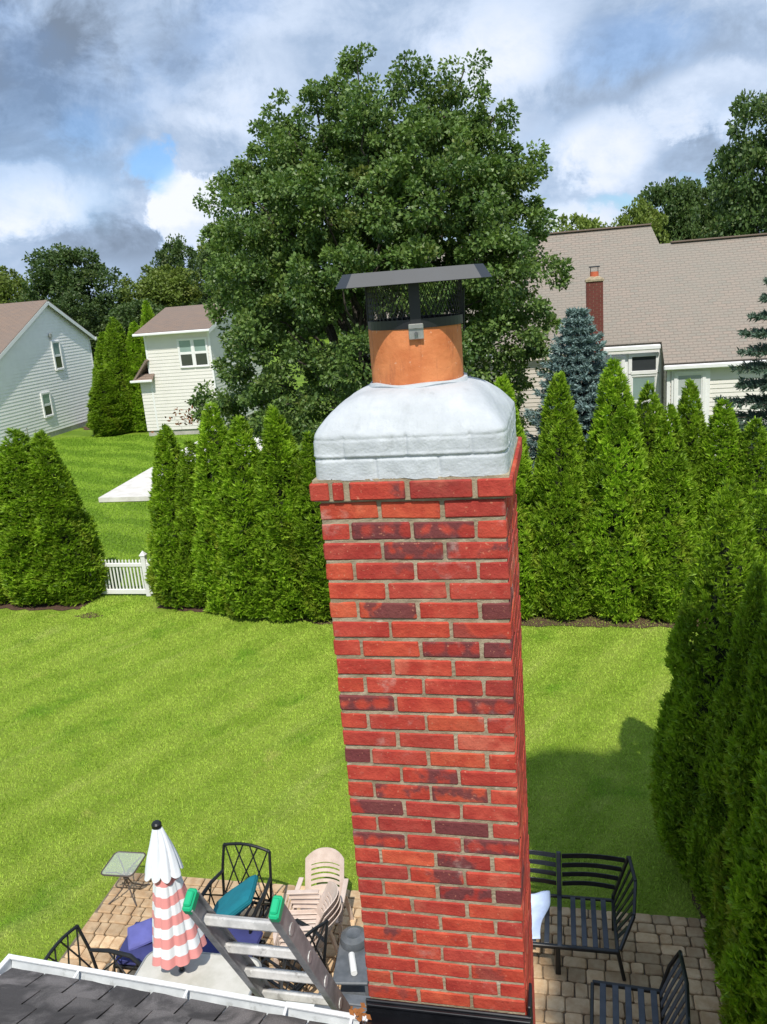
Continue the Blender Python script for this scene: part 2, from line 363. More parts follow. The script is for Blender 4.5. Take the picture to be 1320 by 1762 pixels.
# ---------------------------------------------------------------- materials
def grass_material(name, blade=False):
    m, t, b = newmat(name)
    g = t.nodes.new('ShaderNodeNewGeometry'); P = g.outputs['Position']
    sp = t.nodes.new('ShaderNodeSeparateXYZ'); t.links.new(P, sp.inputs[0])
    big = noise(t, P, 0.45, 3, 0.5); midn = noise(t, P, 2.2, 5, 0.6)
    st = t.nodes.new('ShaderNodeCombineXYZ'); t.links.new(mth(t, 'ADD', mth(t, 'MULTIPLY', sp.outputs[0], 0.16), mth(t, 'MULTIPLY', sp.outputs[1], 0.28)), st.inputs[0]); t.links.new(mth(t, 'SUBTRACT', mth(t, 'MULTIPLY', sp.outputs[0], 1.75), mth(t, 'MULTIPLY', sp.outputs[1], 1.0)), st.inputs[1])
    streak = noise(t, st.outputs[0], 1.0, 6, 0.62)      # mower passes, diagonal
    fine = noise(t, P, 26.0, 6, 0.7)
    # the neighbour's lawn beyond the hedge is mown in bands along x
    band = mth(t, 'SINE', mth(t, 'MULTIPLY', mth(t, 'ADD', mth(t, 'ADD', sp.outputs[1], mth(t, 'MULTIPLY', sp.outputs[0], 0.45)), mth(t, 'MULTIPLY', big, 3.0)), 3.1))
    far = sstep(t, sp.outputs[1], 13.2, 14.0)
    c = mixc(t, sstep(t, midn, 0.32, 0.66), (0.205, 0.308, 0.030), (0.260, 0.368, 0.046))
    dry = mth(t, 'MULTIPLY', sstep(t, streak, 0.50, 0.72), sstep(t, big, 0.38, 0.62), clamp=True)
    c = mixc(t, mth(t, 'MULTIPLY', dry, 0.65), c, (0.400, 0.445, 0.125))
    c = mixc(t, mth(t, 'MULTIPLY', sstep(t, noise(t, P, 1.15, 5, 0.6), 0.60, 0.76), 0.6), c, (0.40, 0.40, 0.11))
    c = mixc(t, mth(t, 'MULTIPLY', sstep(t, noise(t, P, 0.8, 4, 0.55), 0.56, 0.70), 0.6), c, (0.100, 0.240, 0.008))
    cf = mixc(t, sstep(t, band, -0.5, 0.5), (0.135, 0.235, 0.018), (0.190, 0.300, 0.028))
    mow = mth(t, 'SINE', mth(t, 'MULTIPLY', mth(t, 'ADD', mth(t, 'SUBTRACT', mth(t, 'MULTIPLY', sp.outputs[0], 0.868), mth(t, 'MULTIPLY', sp.outputs[1], 0.496)), mth(t, 'MULTIPLY', streak, 0.35)), 5.8))
    c = mixc(t, mth(t, 'MULTIPLY', sstep(t, mow, -0.6, 0.6), 0.30), c, (0.36, 0.45, 0.075))
    c = mixc(t, far, c, cf)
    c = mixc(t, mth(t, 'MULTIPLY', sstep(t, fine, 0.35, 0.7), 0.22), c, mixc(t, 1.0, c, (0.55, 0.6, 0.5), 'MULTIPLY'))
    if not blade: c = mixc(t, 1.0, c, (1.0, 0.98, 0.92), 'MULTIPLY')      # ground sheet toned to match the self-shaded look of the blades
    if blade:
        at = t.nodes.new('ShaderNodeAttribute'); at.attribute_name = 'tint'
        s2 = t.nodes.new('ShaderNodeSeparateColor'); t.links.new(at.outputs['Color'], s2.inputs[0])
        k = mth(t, 'MULTIPLY_ADD', s2.outputs[0], 0.55, 1.36)
        cc = t.nodes.new('ShaderNodeCombineColor'); [t.links.new(k, cc.inputs[i]) for i in range(3)]
        c = mixc(t, 1.0, c, cc.outputs[0], 'MULTIPLY')
        c = mixc(t, s2.outputs[1], c, (0.36, 0.32, 0.10))
    t.links.new(c, b.inputs['Base Color']); b.inputs['Roughness'].default_value = 0.75; b.inputs['Specular IOR Level'].default_value = 0.2
    if not blade: bump(t, b, fine, 0.05, 1.0)
    else:
        tr = t.nodes.new('ShaderNodeBsdfTranslucent'); t.links.new(c, tr.inputs[0]); ms = t.nodes.new('ShaderNodeMixShader'); ms.inputs[0].default_value = 0.25
        t.links.new(b.outputs[0], ms.inputs[1]); t.links.new(tr.outputs[0], ms.inputs[2]); t.links.new(ms.outputs[0], t.nodes['Material Output'].inputs[0])
    return m
def brick_material():
    m, t, b = newmat('brick_red')
    tc = t.nodes.new('ShaderNodeTexCoord'); oi = t.nodes.new('ShaderNodeObjectInfo')
    v = objcoord(t); sp = t.nodes.new('ShaderNodeSeparateXYZ'); t.links.new(tc.outputs['Object'], sp.inputs[0])
    sc = t.nodes.new('ShaderNodeSeparateColor'); t.links.new(oi.outputs['Color'], sc.inputs[0])
    n_a = noise(t, v, 14, 5, 0.6); n_b = noise(t, v, 55, 5, 0.7); n_c = noise(t, v, 7, 3, 0.5)
    red = mixc(t, sstep(t, n_a, 0.3, 0.7), (0.410, 0.046, 0.031), (0.560, 0.088, 0.052))
    rnd = t.nodes.new('ShaderNodeValToRGB'); t.links.new(oi.outputs['Random'], rnd.inputs[0])
    e = rnd.color_ramp.elements; e[0].color = (0.78, 0.74, 0.90, 1); e[1].color = (1.10, 1.40, 1.10, 1); q = e.new(0.4); q.color = (0.94, 0.90, 0.95, 1); q = e.new(0.75); q.color = (1.0, 1.0, 0.9, 1)
    red = mixc(t, 1.0, red, rnd.outputs[0], 'MULTIPLY')
    red = mixc(t, mth(t, 'MULTIPLY', sstep(t, n_c, 0.58, 0.75), 0.55), red, (0.62, 0.19, 0.12))
    # flashed dark faces: three round paler "kisses" or one smoky patch
    mx_ = mth(t, 'SUBTRACT', mth(t, 'MODULO', mth(t, 'ADD', mth(t, 'ADD', sp.outputs[0], 1.0), mth(t, 'MULTIPLY', oi.outputs['Random'], 0.066)), 0.066), 0.033)
    dz = mth(t, 'ADD', sp.outputs[2], mth(t, 'MULTIPLY_ADD', oi.outputs['Random'], 0.016, -0.006))
    mx_ = mth(t, 'MULTIPLY', mx_, 0.72)
    d = mth(t, 'ADD', mth(t, 'SQRT', mth(t, 'ADD', mth(t, 'MULTIPLY', mx_, mx_), mth(t, 'MULTIPLY', dz, dz))), mth(t, 'MULTIPLY', mth(t, 'SUBTRACT', n_a, 0.5), 0.075))
    nospot = sstep(t, d, 0.009, 0.026)
    patch = sstep(t, mth(t, 'ADD', mth(t, 'MULTIPLY', n_c, 1.0), mth(t, 'MULTIPLY', mth(t, 'SUBTRACT', n_a, 0.5), 0.5)), 0.44, 0.56)
    pat = mth(t, 'ADD', mth(t, 'MULTIPLY', sc.outputs[2], nospot), mth(t, 'MULTIPLY', mth(t, 'SUBTRACT', 1.0, sc.outputs[2]), patch))
    dark = mth(t, 'MULTIPLY', sc.outputs[0], mth(t, 'MAXIMUM', sc.outputs[1], pat), clamp=True)
    dk = mixc(t, n_b, (0.095, 0.028, 0.034), (0.185, 0.058, 0.058))
    c = mixc(t, mth(t, 'MULTIPLY', dark, 0.9), red, dk)
    c = mixc(t, mth(t, 'MULTIPLY', sstep(t, n_b, 0.62, 0.80), 0.35), c, (0.55, 0.36, 0.30))
    c = mixc(t, mth(t, 'MULTIPLY', sstep(t, n_b, 0.36, 0.22), 0.5), c, (0.09, 0.02, 0.018))
    gp = t.nodes.new('ShaderNodeNewGeometry'); lime = noise(t, gp.outputs['Position'], 4.5, 7, 0.65); soot = noise(t, gp.outputs['Position'], 1.7, 6, 0.62)
    c = mixc(t, mth(t, 'MULTIPLY', sstep(t, lime, 0.58, 0.72), 0.50), c, (0.60, 0.46, 0.40))           # lime bloom
    c = mixc(t, mth(t, 'MULTIPLY', sstep(t, soot, 0.54, 0.74), 0.22), c, (0.16, 0.045, 0.035))          # soot
    chip = sstep(t, noise(t, v, 90, 3, 0.5), 0.66, 0.72); c = mixc(t, mth(t, 'MULTIPLY', chip, 0.55), c, (0.62, 0.26, 0.16))
    t.links.new(c, b.inputs['Base Color']); b.inputs['Roughness'].default_value = 0.86; b.inputs['Specular IOR Level'].default_value = 0.25
    bump(t, b, mth(t, 'ADD', n_b, mth(t, 'MULTIPLY', n_a, 1.2)), 0.0045)
    return m
mBRICK = brick_material()
mMORTAR = M('mortar', (0.27, 0.215, 0.135), 0.95, scale=14, c2=(0.43, 0.36, 0.25), bmp=0.004, bscale=120)
mCOAT = M('white_masonry_coating', (0.46, 0.49, 0.52), 0.65, scale=9, c2=(0.56, 0.59, 0.62), bmp=0.004, bscale=24)
mCLAY = M('clay_flue', (0.56, 0.165, 0.052), 0.75, scale=11, c2=(0.70, 0.245, 0.090), bmp=0.003, bscale=45, detail=8)
mCAPSTEEL = M('dark_grey_steel', (0.030, 0.036, 0.047), 0.55, var=0.12, scale=7, metal=0.0)
mBLACKSTEEL = M('black_steel', (0.012, 0.013, 0.015), 0.45, var=0.2)
mGALV = M('galvanised_metal', (0.42, 0.42, 0.40), 0.4, var=0.15, metal=0.6, scale=20)
mFLASH = M('black_flashing', (0.010, 0.011, 0.014), 0.28, var=0.3, scale=12)
mALU = M('weathered_aluminium', (0.42, 0.42, 0.41), 0.45, c2=(0.66, 0.65, 0.63), metal=0.12, scale=16, bmp=0.001, bscale=90)
mALUDK = M('dull_aluminium', (0.10, 0.105, 0.11), 0.5, c2=(0.22, 0.225, 0.23), metal=0.5, scale=18)
mGREEN = M('green_plastic', (0.010, 0.43, 0.19), 0.4, var=0.1)
mWHITE = M('white_painted_metal', (0.76, 0.77, 0.78), 0.4, var=0.06, scale=9)
mGUTIN = M('gutter_inside', (0.55, 0.58, 0.60), 0.5, c2=(0.70, 0.73, 0.75), scale=10)
mVINYL = M('white_vinyl', (0.77, 0.76, 0.74), 0.5, var=0.04, scale=3)
mVINYLC = M('cream_vinyl_siding', (0.74, 0.71, 0.66), 0.55, var=0.03, scale=2)
mVINYLB = M('beige_vinyl_siding', (0.60, 0.54, 0.48), 0.55, var=0.03, scale=2)
mVINYLW = M('white_vinyl_siding', (0.90, 0.89, 0.87), 0.55, var=0.03, scale=2)
mTRIM = M('white_trim', (0.80, 0.80, 0.79), 0.45, var=0.03)
mCONC = M('pale_concrete', (0.60, 0.57, 0.52), 0.9, scale=3, c2=(0.74, 0.71, 0.67), bmp=0.003)
mFOUND = M('concrete_foundation', (0.40, 0.38, 0.34), 0.9, scale=4, c2=(0.52, 0.49, 0.44))
mMULCH = M('brown_mulch', (0.055, 0.030, 0.018), 0.95, scale=30, c2=(0.14, 0.075, 0.045), bmp=0.03, bscale=40, world=True)
mBARK = M('bark', (0.045, 0.035, 0.028), 0.9, scale=12, c2=(0.10, 0.085, 0.07), bmp=0.02, bscale=30)
mBLACKAL = M('black_powder_coat', (0.010, 0.011, 0.012), 0.38, var=0.3, scale=9)
mSLATE = M('slate_grey_powder_coat', (0.040, 0.047, 0.060), 0.42, c2=(0.065, 0.072, 0.088), scale=9)
mBEIGE = M('beige_plastic', (0.56, 0.44, 0.37), 0.5, c2=(0.66, 0.54, 0.465), scale=9)
mTEAL = M('teal_fabric', (0.003, 0.165, 0.215), 0.85, var=0.1, bmp=0.002, bscale=200)
mNAVY = M('navy_fabric', (0.040, 0.045, 0.165), 0.9, var=0.12, bmp=0.002, bscale=200)
mLAV = M('faded_blue_fabric', (0.115, 0.120, 0.360), 0.9, var=0.10, bmp=0.002, bscale=200)
mTABLE = M('cream_table_top', (0.50, 0.485, 0.42), 0.45, c2=(0.62, 0.60, 0.545), scale=6)
mGREYP = M('grey_plastic', (0.085, 0.095, 0.105), 0.5, c2=(0.14, 0.15, 0.165), scale=8)
mTOWEL = M('pale_blue_cloth', (0.56, 0.66, 0.86), 0.95, var=0.05, scale=20, bmp=0.002, bscale=150)
mBROWNMET = M('bronze_metal', (0.085, 0.065, 0.055), 0.45, var=0.2)
mLEAFDRY = M('dry_leaf', (0.25, 0.09, 0.02), 0.8, var=0.3, rand=0.4)
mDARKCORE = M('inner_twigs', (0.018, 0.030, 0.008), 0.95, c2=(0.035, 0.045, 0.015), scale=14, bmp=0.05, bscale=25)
def stain(m, lo, hi, colr, amt, sx, sz):
    """dirt and run marks drawn out downwards over a finished material"""
    t = m.node_tree; b = t.nodes['Principled BSDF']; old = b.inputs['Base Color'].links[0].from_socket
    mp = t.nodes.new('ShaderNodeMapping'); mp.inputs['Scale'].default_value = (sx, sx, sz); tc_ = t.nodes.new('ShaderNodeTexCoord'); t.links.new(tc_.outputs['Object'], mp.inputs['Vector'])
    t.links.new(mixc(t, mth(t, 'MULTIPLY', sstep(t, noise(t, mp.outputs[0], 1.0, 7, 0.65), lo, hi), amt), old, colr), b.inputs['Base Color'])
stain(mCLAY, 0.52, 0.72, (0.30, 0.095, 0.045), 0.6, 34, 5); stain(mCLAY, 0.62, 0.70, (0.75, 0.55, 0.42), 0.5, 60, 60)
stain(mCOAT, 0.54, 0.76, (0.30, 0.32, 0.33), 0.5, 16, 7); stain(mMORTAR, 0.55, 0.75, (0.15, 0.13, 0.10), 0.6, 9, 9); stain(mMORTAR, 0.60, 0.72, (0.62, 0.57, 0.48), 0.5, 13, 13)
stain(mALU, 0.56, 0.66, (0.22, 0.21, 0.20), 0.6, 22, 22); stain(mALU, 0.62, 0.68, (0.82, 0.82, 0.80), 0.7, 40, 40); stain(mGUTIN, 0.55, 0.70, (0.30, 0.31, 0.30), 0.6, 14, 14)
def glassmat(name, c, rough=0.06):
    m, t, b = newmat(name); b.inputs['Roughness'].default_value = rough; b.inputs['Specular IOR Level'].default_value = 0.8
    f = noise(t, objcoord(t), 1.5, 3); t.links.new(mixc(t, f, tuple(x * 0.8 for x in c), tuple(x * 1.2 for x in c)), b.inputs['Base Color']); return m
mPANEDK = glassmat('dark_window_glass', (0.045, 0.05, 0.055)); mPANET = glassmat('greenish_window_glass', (0.24, 0.33, 0.31), 0.12)  # mPANET is simply greenish, with slight noise
mPANEWH = glassmat('window_glass_with_curtain', (0.42, 0.46, 0.45), 0.15)
def tabletop_glass():
    m, t, b = newmat('smoked_table_glass'); b.inputs['Base Color'].default_value = (0.62, 0.66, 0.62, 1)
    b.inputs['Roughness'].default_value = 0.15; b.inputs['Transmission Weight'].default_value = 0.0
    b.inputs['Alpha'].default_value = 0.26; b.inputs['Specular IOR Level'].default_value = 0.7; return m
mTGLASS = tabletop_glass()
def shingle_mat(name, a, b_, c, sx=0.45, sy=0.14, flat=True):
    """far roofs: laminated shingles, tabs told apart by colour and a fine relief"""
    m, t, b = newmat(name); tc = t.nodes.new('ShaderNodeTexCoord')
    br = t.nodes.new('ShaderNodeTexBrick'); br.offset = 0.5; br.inputs['Scale'].default_value = 1.0; br.inputs['Brick Width'].default_value = sx; br.inputs['Row Height'].default_value = sy
    br.inputs['Mortar Size'].default_value = 0.012; br.inputs['Color1'].default_value = (*a, 1); br.inputs['Color2'].default_value = (*b_, 1); br.inputs['Mortar'].default_value = (*c, 1); br.inputs['Bias'].default_value = 0.0
    t.links.new(tc.outputs['UV'], br.inputs['Vector'])
    n = noise(t, tc.outputs['UV'], 2.0, 6, 0.7); n2 = noise(t, tc.outputs['UV'], 0.25, 3, 0.5)
    cc = mixc(t, mth(t, 'MULTIPLY', sstep(t, n, 0.4, 0.7), 0.5), br.outputs['Color'], a)
    cc = mixc(t, mth(t, 'MULTIPLY', sstep(t, n2, 0.4, 0.62), 0.55), cc, b_)
    t.links.new(cc, b.inputs['Base Color']); b.inputs['Roughness'].default_value = 0.92
    bump(t, b, br.outputs['Fac'], 0.01); return m
mROOFTAN = shingle_mat('tan_shingles', (0.305, 0.250, 0.208), (0.258, 0.236, 0.200), (0.222, 0.188, 0.158), 0.26, 0.125)
mROOFBRN = shingle_mat('brown_shingles', (0.255, 0.180, 0.135), (0.215, 0.165, 0.135), (0.15, 0.11, 0.09), 0.34, 0.13)
def tab_mat():
    m, t, b = newmat('dark_shingle'); v = objcoord(t); g = t.nodes.new('ShaderNodeNewGeometry'); P = g.outputs['Position']
    oi = t.nodes.new('ShaderNodeObjectInfo')
    gr = noise(t, v, 260, 4, 0.8); big = noise(t, P, 5.5, 4, 0.6, 0.6); sp = t.nodes.new('ShaderNodeSeparateXYZ'); t.links.new(P, sp.inputs[0])
    wet = mth(t, 'ADD', sstep(t, big, 0.40, 0.64), 0.0, clamp=True)          # dark algae blotches, a stain of its own shape
    c = mixc(t, sstep(t, gr, 0.3, 0.7), (0.105, 0.092, 0.088), (0.225, 0.205, 0.198))
    k = mth(t, 'MULTIPLY_ADD', oi.outputs['Random'], 0.5, 0.75); cc = t.nodes.new('ShaderNodeCombineColor'); [t.links.new(k, cc.inputs[i]) for i in range(3)]
    c = mixc(t, 1.0, c, cc.outputs[0], 'MULTIPLY')
    c = mixc(t, mth(t, 'MULTIPLY', wet, 0.72), c, (0.020, 0.018, 0.019))
    t.links.new(c, b.inputs['Base Color']); b.inputs['Roughness'].default_value = 0.9; bump(t, b, gr, 0.002); return m
mTAB = tab_mat()
mPAVER = M('tumbled_paver', (0.48, 0.305, 0.165), 0.9, scale=9, c2=(0.62, 0.45, 0.275), bmp=0.006, bscale=60, rand=0.28)
stain(mPAVER, 0.55, 0.70, (0.24, 0.18, 0.12), 0.5, 7, 7)
mSAND = M('joint_sand', (0.13, 0.10, 0.07), 0.95, scale=30, c2=(0.22, 0.18, 0.13), bmp=0.004, world=True)
mGRASS = grass_material('lawn'); mBLADE = grass_material('grass_blades', True)
mARB = leafmat('arborvitae_leaf', (0.100, 0.190, 0.009), (0.315, 0.500, 0.028), (0.42, 0.38, 0.06), 0.28, 0.55)
mPEAR = leafmat('pear_leaf', (0.050, 0.108, 0.026), (0.185, 0.285, 0.068), (0.28, 0.26, 0.06), 0.28, 0.46, 0.45)
mBGLEAF = leafmat('far_leaf_dark', (0.042, 0.085, 0.024), (0.105, 0.170, 0.045), (0.18, 0.17, 0.05), 0.25)
mBGLIGHT = leafmat('far_leaf_light', (0.095, 0.150, 0.024), (0.205, 0.275, 0.050), (0.22, 0.20, 0.05), 0.25)
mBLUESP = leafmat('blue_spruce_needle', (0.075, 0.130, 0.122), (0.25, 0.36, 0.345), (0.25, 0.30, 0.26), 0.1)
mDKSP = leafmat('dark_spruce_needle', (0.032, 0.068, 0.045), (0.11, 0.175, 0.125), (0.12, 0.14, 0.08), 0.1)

# ================================================================ SETTING
def sheet(name, poly, z, mat, kind='structure', sub=0):
    mb = MB().add([(x, y, z) for x, y in poly], [tuple(range(len(poly)))])
    o = mb.obj(name, mat); o['kind'] = kind; return o
def blob(cx, cy, rx, ry, n=40, seed=0, amp=0.12):
    g = random.Random(seed); ph = [g.uniform(0, 6.28) for _ in range(4)]
    return [(cx + rx * math.cos(a) * (1 + amp * (math.sin(3 * a + ph[0]) + 0.6 * math.sin(7 * a + ph[1]) + 0.4 * math.sin(13 * a + ph[2]))),
             cy + ry * math.sin(a) * (1 + amp * (math.sin(4 * a + ph[2]) + 0.6 * math.sin(9 * a + ph[3])))) for a in [2 * math.pi * i / n for i in range(n)]]
def ground():
    n = 60; vs = []; fs = []
    xs = np.concatenate([np.linspace(-400, -40, 10), np.linspace(-35, 20, 56), np.linspace(30, 400, 10)]); ys = np.concatenate([np.linspace(-120, -10, 6), np.linspace(-5, 50, 56), np.linspace(60, 700, 12)])
    for y in ys:
        for x in xs: vs.append((x, y, 0.0))
    k = len(xs)
    for j in range(len(ys) - 1):
        for i in range(k - 1): fs.append((j * k + i, j * k + i + 1, (j + 1) * k + i + 1, (j + 1) * k + i))
    me = bpy.data.meshes.new('lawn'); me.from_pydata(vs, [], fs); o = link('lawn', me, mGRASS); o['kind'] = 'structure'
ground()
# planting beds under the hedges (slightly proud of the lawn)
def strip(name, pts_front, pts_back, z, mat):
    poly = pts_front + pts_back[::-1]; return sheet(name, poly, z, mat)
g_ = random.Random(3)
def ragged(x0, x1, y, amp, n): return [(x0 + (x1 - x0) * i / n, y + g_.uniform(-amp, amp)) for i in range(n + 1)]
strip('mulch_bed', [(-8.35 + 3.75 * i / 30, 13.0 - 0.72 * i / 30 + g_.uniform(-0.06, 0.06)) for i in range(31)] + ragged(-4.5, 3.0, 12.17, 0.05, 40), [(-8.35, 14.2), (4.5, 14.0)], 0.012, mMULCH)
strip('mulch_bed', ragged(-14.0, -10.2, 12.86, 0.08, 22), [(-14.0, 14.4), (-10.1, 14.4)], 0.012, mMULCH)
strip('mulch_bed', [(1.72 + 0.25 * max(0, (y - 5.6)) + g_.uniform(-0.04, 0.04), y) for y in np.linspace(4.9, 6.4, 16)], [(3.3, y) for y in np.linspace(4.9, 6.4, 16)], 0.008, mMULCH)
strip('mulch_bed', [(1.72 + g_.uniform(-0.05, 0.05), y) for y in np.linspace(-3, 4.85, 30)], [(3.3, y) for y in np.linspace(-3, 4.85, 30)], 0.008, mMULCH)
sheet('mulch_bed', blob(-25.4, 41.2, 1.7, 1.8, seed=4), 0.02, mMULCH)
sheet('bare_soil', blob(-9.75, 12.55, 0.30, 0.14, seed=9, amp=0.2), 0.006, mMULCH)

# grass blades, mown short, over the near lawn
def grass():
    g = np.random.default_rng(5); n = 290000
    d = g.uniform(0, 1, n) ** 0.9
    y = 3.0 + d * 10.4; x = g.uniform(-1, 1, n)
    xl = -6.4 - (y - 3) * 0.85; xr = 1.65 + (y - 3) * 0.10
    x = xl + (x + 1) / 2 * (xr - xl)
    patio = (x > -4.72) & (y < 4.93)
    bed = (y > 12.75) & ((x < -10.2) | (x > -8.8))
    k = ~patio & ~bed; x, y = x[k], y[k]; n = len(x)
    h = g.uniform(0.014, 0.034, n); w = g.uniform(0.0035, 0.0065, n) * (0.7 + 0.09 * y); an = g.uniform(0, 6.28, n); ln = g.uniform(0.2, 1.1, n)
    P = np.stack([x, y, np.zeros(n)], 1); s = np.stack([np.cos(an), np.sin(an), np.zeros(n)], 1) * w[:, None]
    la = g.uniform(0, 6.28, n); T = P + np.stack([np.cos(la) * ln * h, np.sin(la) * ln * h, h], 1)
    V = np.stack([P - s, P + s, T], 1).reshape(-1, 3)
    tint = np.stack([np.clip(g.normal(0.40, 0.10, n), 0, 1), np.where(g.uniform(0, 1, n) < 0.05, g.uniform(0.2, 0.7, n), 0)], 1)
    # the neighbour's lawn beyond the fence, coarser because it is seen from farther away
    m = 150000; y = 12.4 + 24.5 * g.uniform(0, 1, m) ** 0.8; x = -7.2 - 0.60 * (y - 12.4) + g.uniform(-1, 1, m) * (2.6 + 0.22 * (y - 12.4))
    k = ~((y > 22.4) & (y < 33.6) & (x > -15.5 - 0.1 * (y - 22.5))) & ~((y > 12.8) & (y < 14.3) & ((x < -10.2) | (x > -8.4))) & ((y > 12.8) | (x < -8.3)); x, y = x[k], y[k]; m = len(x)
    h = g.uniform(0.02, 0.045, m); w = g.uniform(0.008, 0.015, m) * (0.6 + 0.035 * y); an = g.uniform(0, 6.28, m); ln = g.uniform(0.3, 1.3, m); la = g.uniform(0, 6.28, m)
    P = np.stack([x, y, np.zeros(m)], 1); s = np.stack([np.cos(an), np.sin(an), np.zeros(m)], 1) * w[:, None]
    T = P + np.stack([np.cos(la) * ln * h, np.sin(la) * ln * h, h], 1); V = np.concatenate([V, np.stack([P - s, P + s, T], 1).reshape(-1, 3)])
    tint = np.concatenate([tint, np.stack([np.clip(g.normal(0.42, 0.13, m), 0, 1), np.zeros(m)], 1)])
    o = link('grass', quadmesh('grass', V, tint, 3), mBLADE); tag(o, 'short mown green grass covering the back lawn', 'grass', kind='stuff')
grass()

# ---------------------------------------------------------------- patio of tumbled pavers
PX0, PX1, PY0, PY1 = -4.66, 2.0, 0.75, 4.86
patio = sheet('patio', [(PX0 - 0.03, PY0), (PX1, PY0), (PX1, PY1 + 0.02), (PX0 - 0.03, PY1 + 0.02)], 0.016, mSAND)
def pavers():
    g = random.Random(21); spots = []; y = PY1
    while y > PY0:
        d = g.choice((0.13, 0.13, 0.17)); x = PX0 + g.uniform(-0.02, 0.02)
        while x < PX1 - 0.1:
            w = g.choice((0.12, 0.17, 0.17, 0.23)); w = min(w, PX1 - x)
            spots.append((x + w / 2, y - d / 2, w, d)); x += w
        y -= d
    def pm(w, d, s):
        gg = random.Random(s); mb = MB(); e = 0.008
        q = lambda: gg.uniform(-0.004, 0.004)
        hw, hd = w / 2 - 0.0045, d / 2 - 0.0045; c = 0.016
        ring = []
        for sx, sy in ((-1, -1), (1, -1), (1, 1), (-1, 1)):
            a = (sx * hw + q(), sy * (hd - c) + q()); b = (sx * (hw - c) + q(), sy * hd + q())
            ring += [a, b] if sx * sy > 0 else [b, a]
        n = len(ring); vs = [(x, y_, 0.0) for x, y_ in ring] + [(x, y_, 0.026 + q() * 0.5) for x, y_ in ring] + [(x * 0.90, y_ * 0.88, 0.036 + q() * 0.6) for x, y_ in ring]
        fs = [(i, (i + 1) % n, n + (i + 1) % n, n + i) for i in range(n)] + [(n + i, n + (i + 1) % n, 2 * n + (i + 1) % n, 2 * n + i) for i in range(n)] + [tuple(range(2 * n, 3 * n))]
        return mb.add(vs, fs).mesh('paver')
    cache = {}
    def vis(s): return (s[1] > 3.25 and (s[0] < -1.25 or s[0] > -0.05)) and s[0] < 1.9
    sv = [s for s in spots if vis(s)]; sv.sort(key=lambda s: (s[0] - 0.459) ** 2 + (s[1] + 2.4) ** 2)
    chosen = sv[:295]; ids = set(map(id, chosen)); rest = [s for s in spots if id(s) not in ids]
    for s in chosen:
        key = (round(s[2], 2), s[3], g.randrange(3))
        if key not in cache: cache[key] = pm(key[0], key[1], len(cache))
        o = link('paver', cache[key], mPAVER, patio, (s[0], s[1], 0.014)); o.rotation_euler = (g.uniform(-0.01, 0.01), g.uniform(-0.01, 0.01), g.uniform(-0.02, 0.02))
    mb = MB()
    for s in rest: mb.box((s[0] - s[2] / 2 + 0.006, s[1] - s[3] / 2 + 0.006, 0.014), (s[0] + s[2] / 2 - 0.006, s[1] + s[3] / 2 - 0.006, 0.048 + g.uniform(-0.003, 0.003)), 0.01)
    o = mb.obj('paving', mPAVER, patio); o['kind'] = 'stuff'
pavers()

# ================================================================ CHIMNEY
CH = 0.0677; ZT = 5.767; NROW = 30; HW = 0.30; DP = 0.60
chim = thing('brick_chimney', 'tall red brick chimney with a white coated top and round clay flue', 'chimney', (0, 0, 0))
def brickmesh(L, Wd, Hh, s):
    gg = random.Random(s); me = MB().box((-L / 2, -Wd / 2, -Hh / 2), (L / 2, Wd / 2, Hh / 2), 0.004).mesh('brick')
    for v in me.vertices: v.co += Vector((gg.uniform(-1, 1) * 0.0022, gg.uniform(-1, 1) * 0.0014, gg.uniform(-1, 1) * 0.0018))
    return me
BM = [brickmesh(0.1885, 0.090, 0.0555, i) for i in range(10)]
BH = [brickmesh(0.090, 0.090, 0.0555, 40 + i) for i in range(4)]
def put_brick(me, x, y, z, rz=0.0, dark=None):
    o = link('brick', me, mBRICK, chim, (x, y, z)); o.rotation_euler = (random.uniform(-0.006, 0.006), random.uniform(-0.01, 0.01), rz + random.uniform(-0.006, 0.006))
    if dark is None: dark = (random.choice((0.0, 0.0, 0.0, 0.15)), 0.0, 0.0)
    o.color = (*dark, 1); return o
SP, PA, FU, PL = (1, 0, 1), (1, 0, 0), (1, 1, 0), (0.6, 0, 0)
flag = {(2, 1): SP, (2, 2): SP, (3, 1): PA, (3, 2): PA, (4, 1): PL, (6, 1): PA, (6, 3): FU, (7, 2): PL, (8, 2): SP, (8, 3): PA, (11, 0): SP, (11, 2): SP, (14, 0): FU, (15, 1): PA,
        (16, 1): PA, (16, 2): PA, (17, 0): PA, (18, 2): FU, (19, 0): SP, (19, 2): SP, (20, 2): PA, (21, 1): PA, (22, 2): PA, (22, 3): FU, (25, 0): PA, (27, 2): PL, (29, 0): PL}
rear = MB()
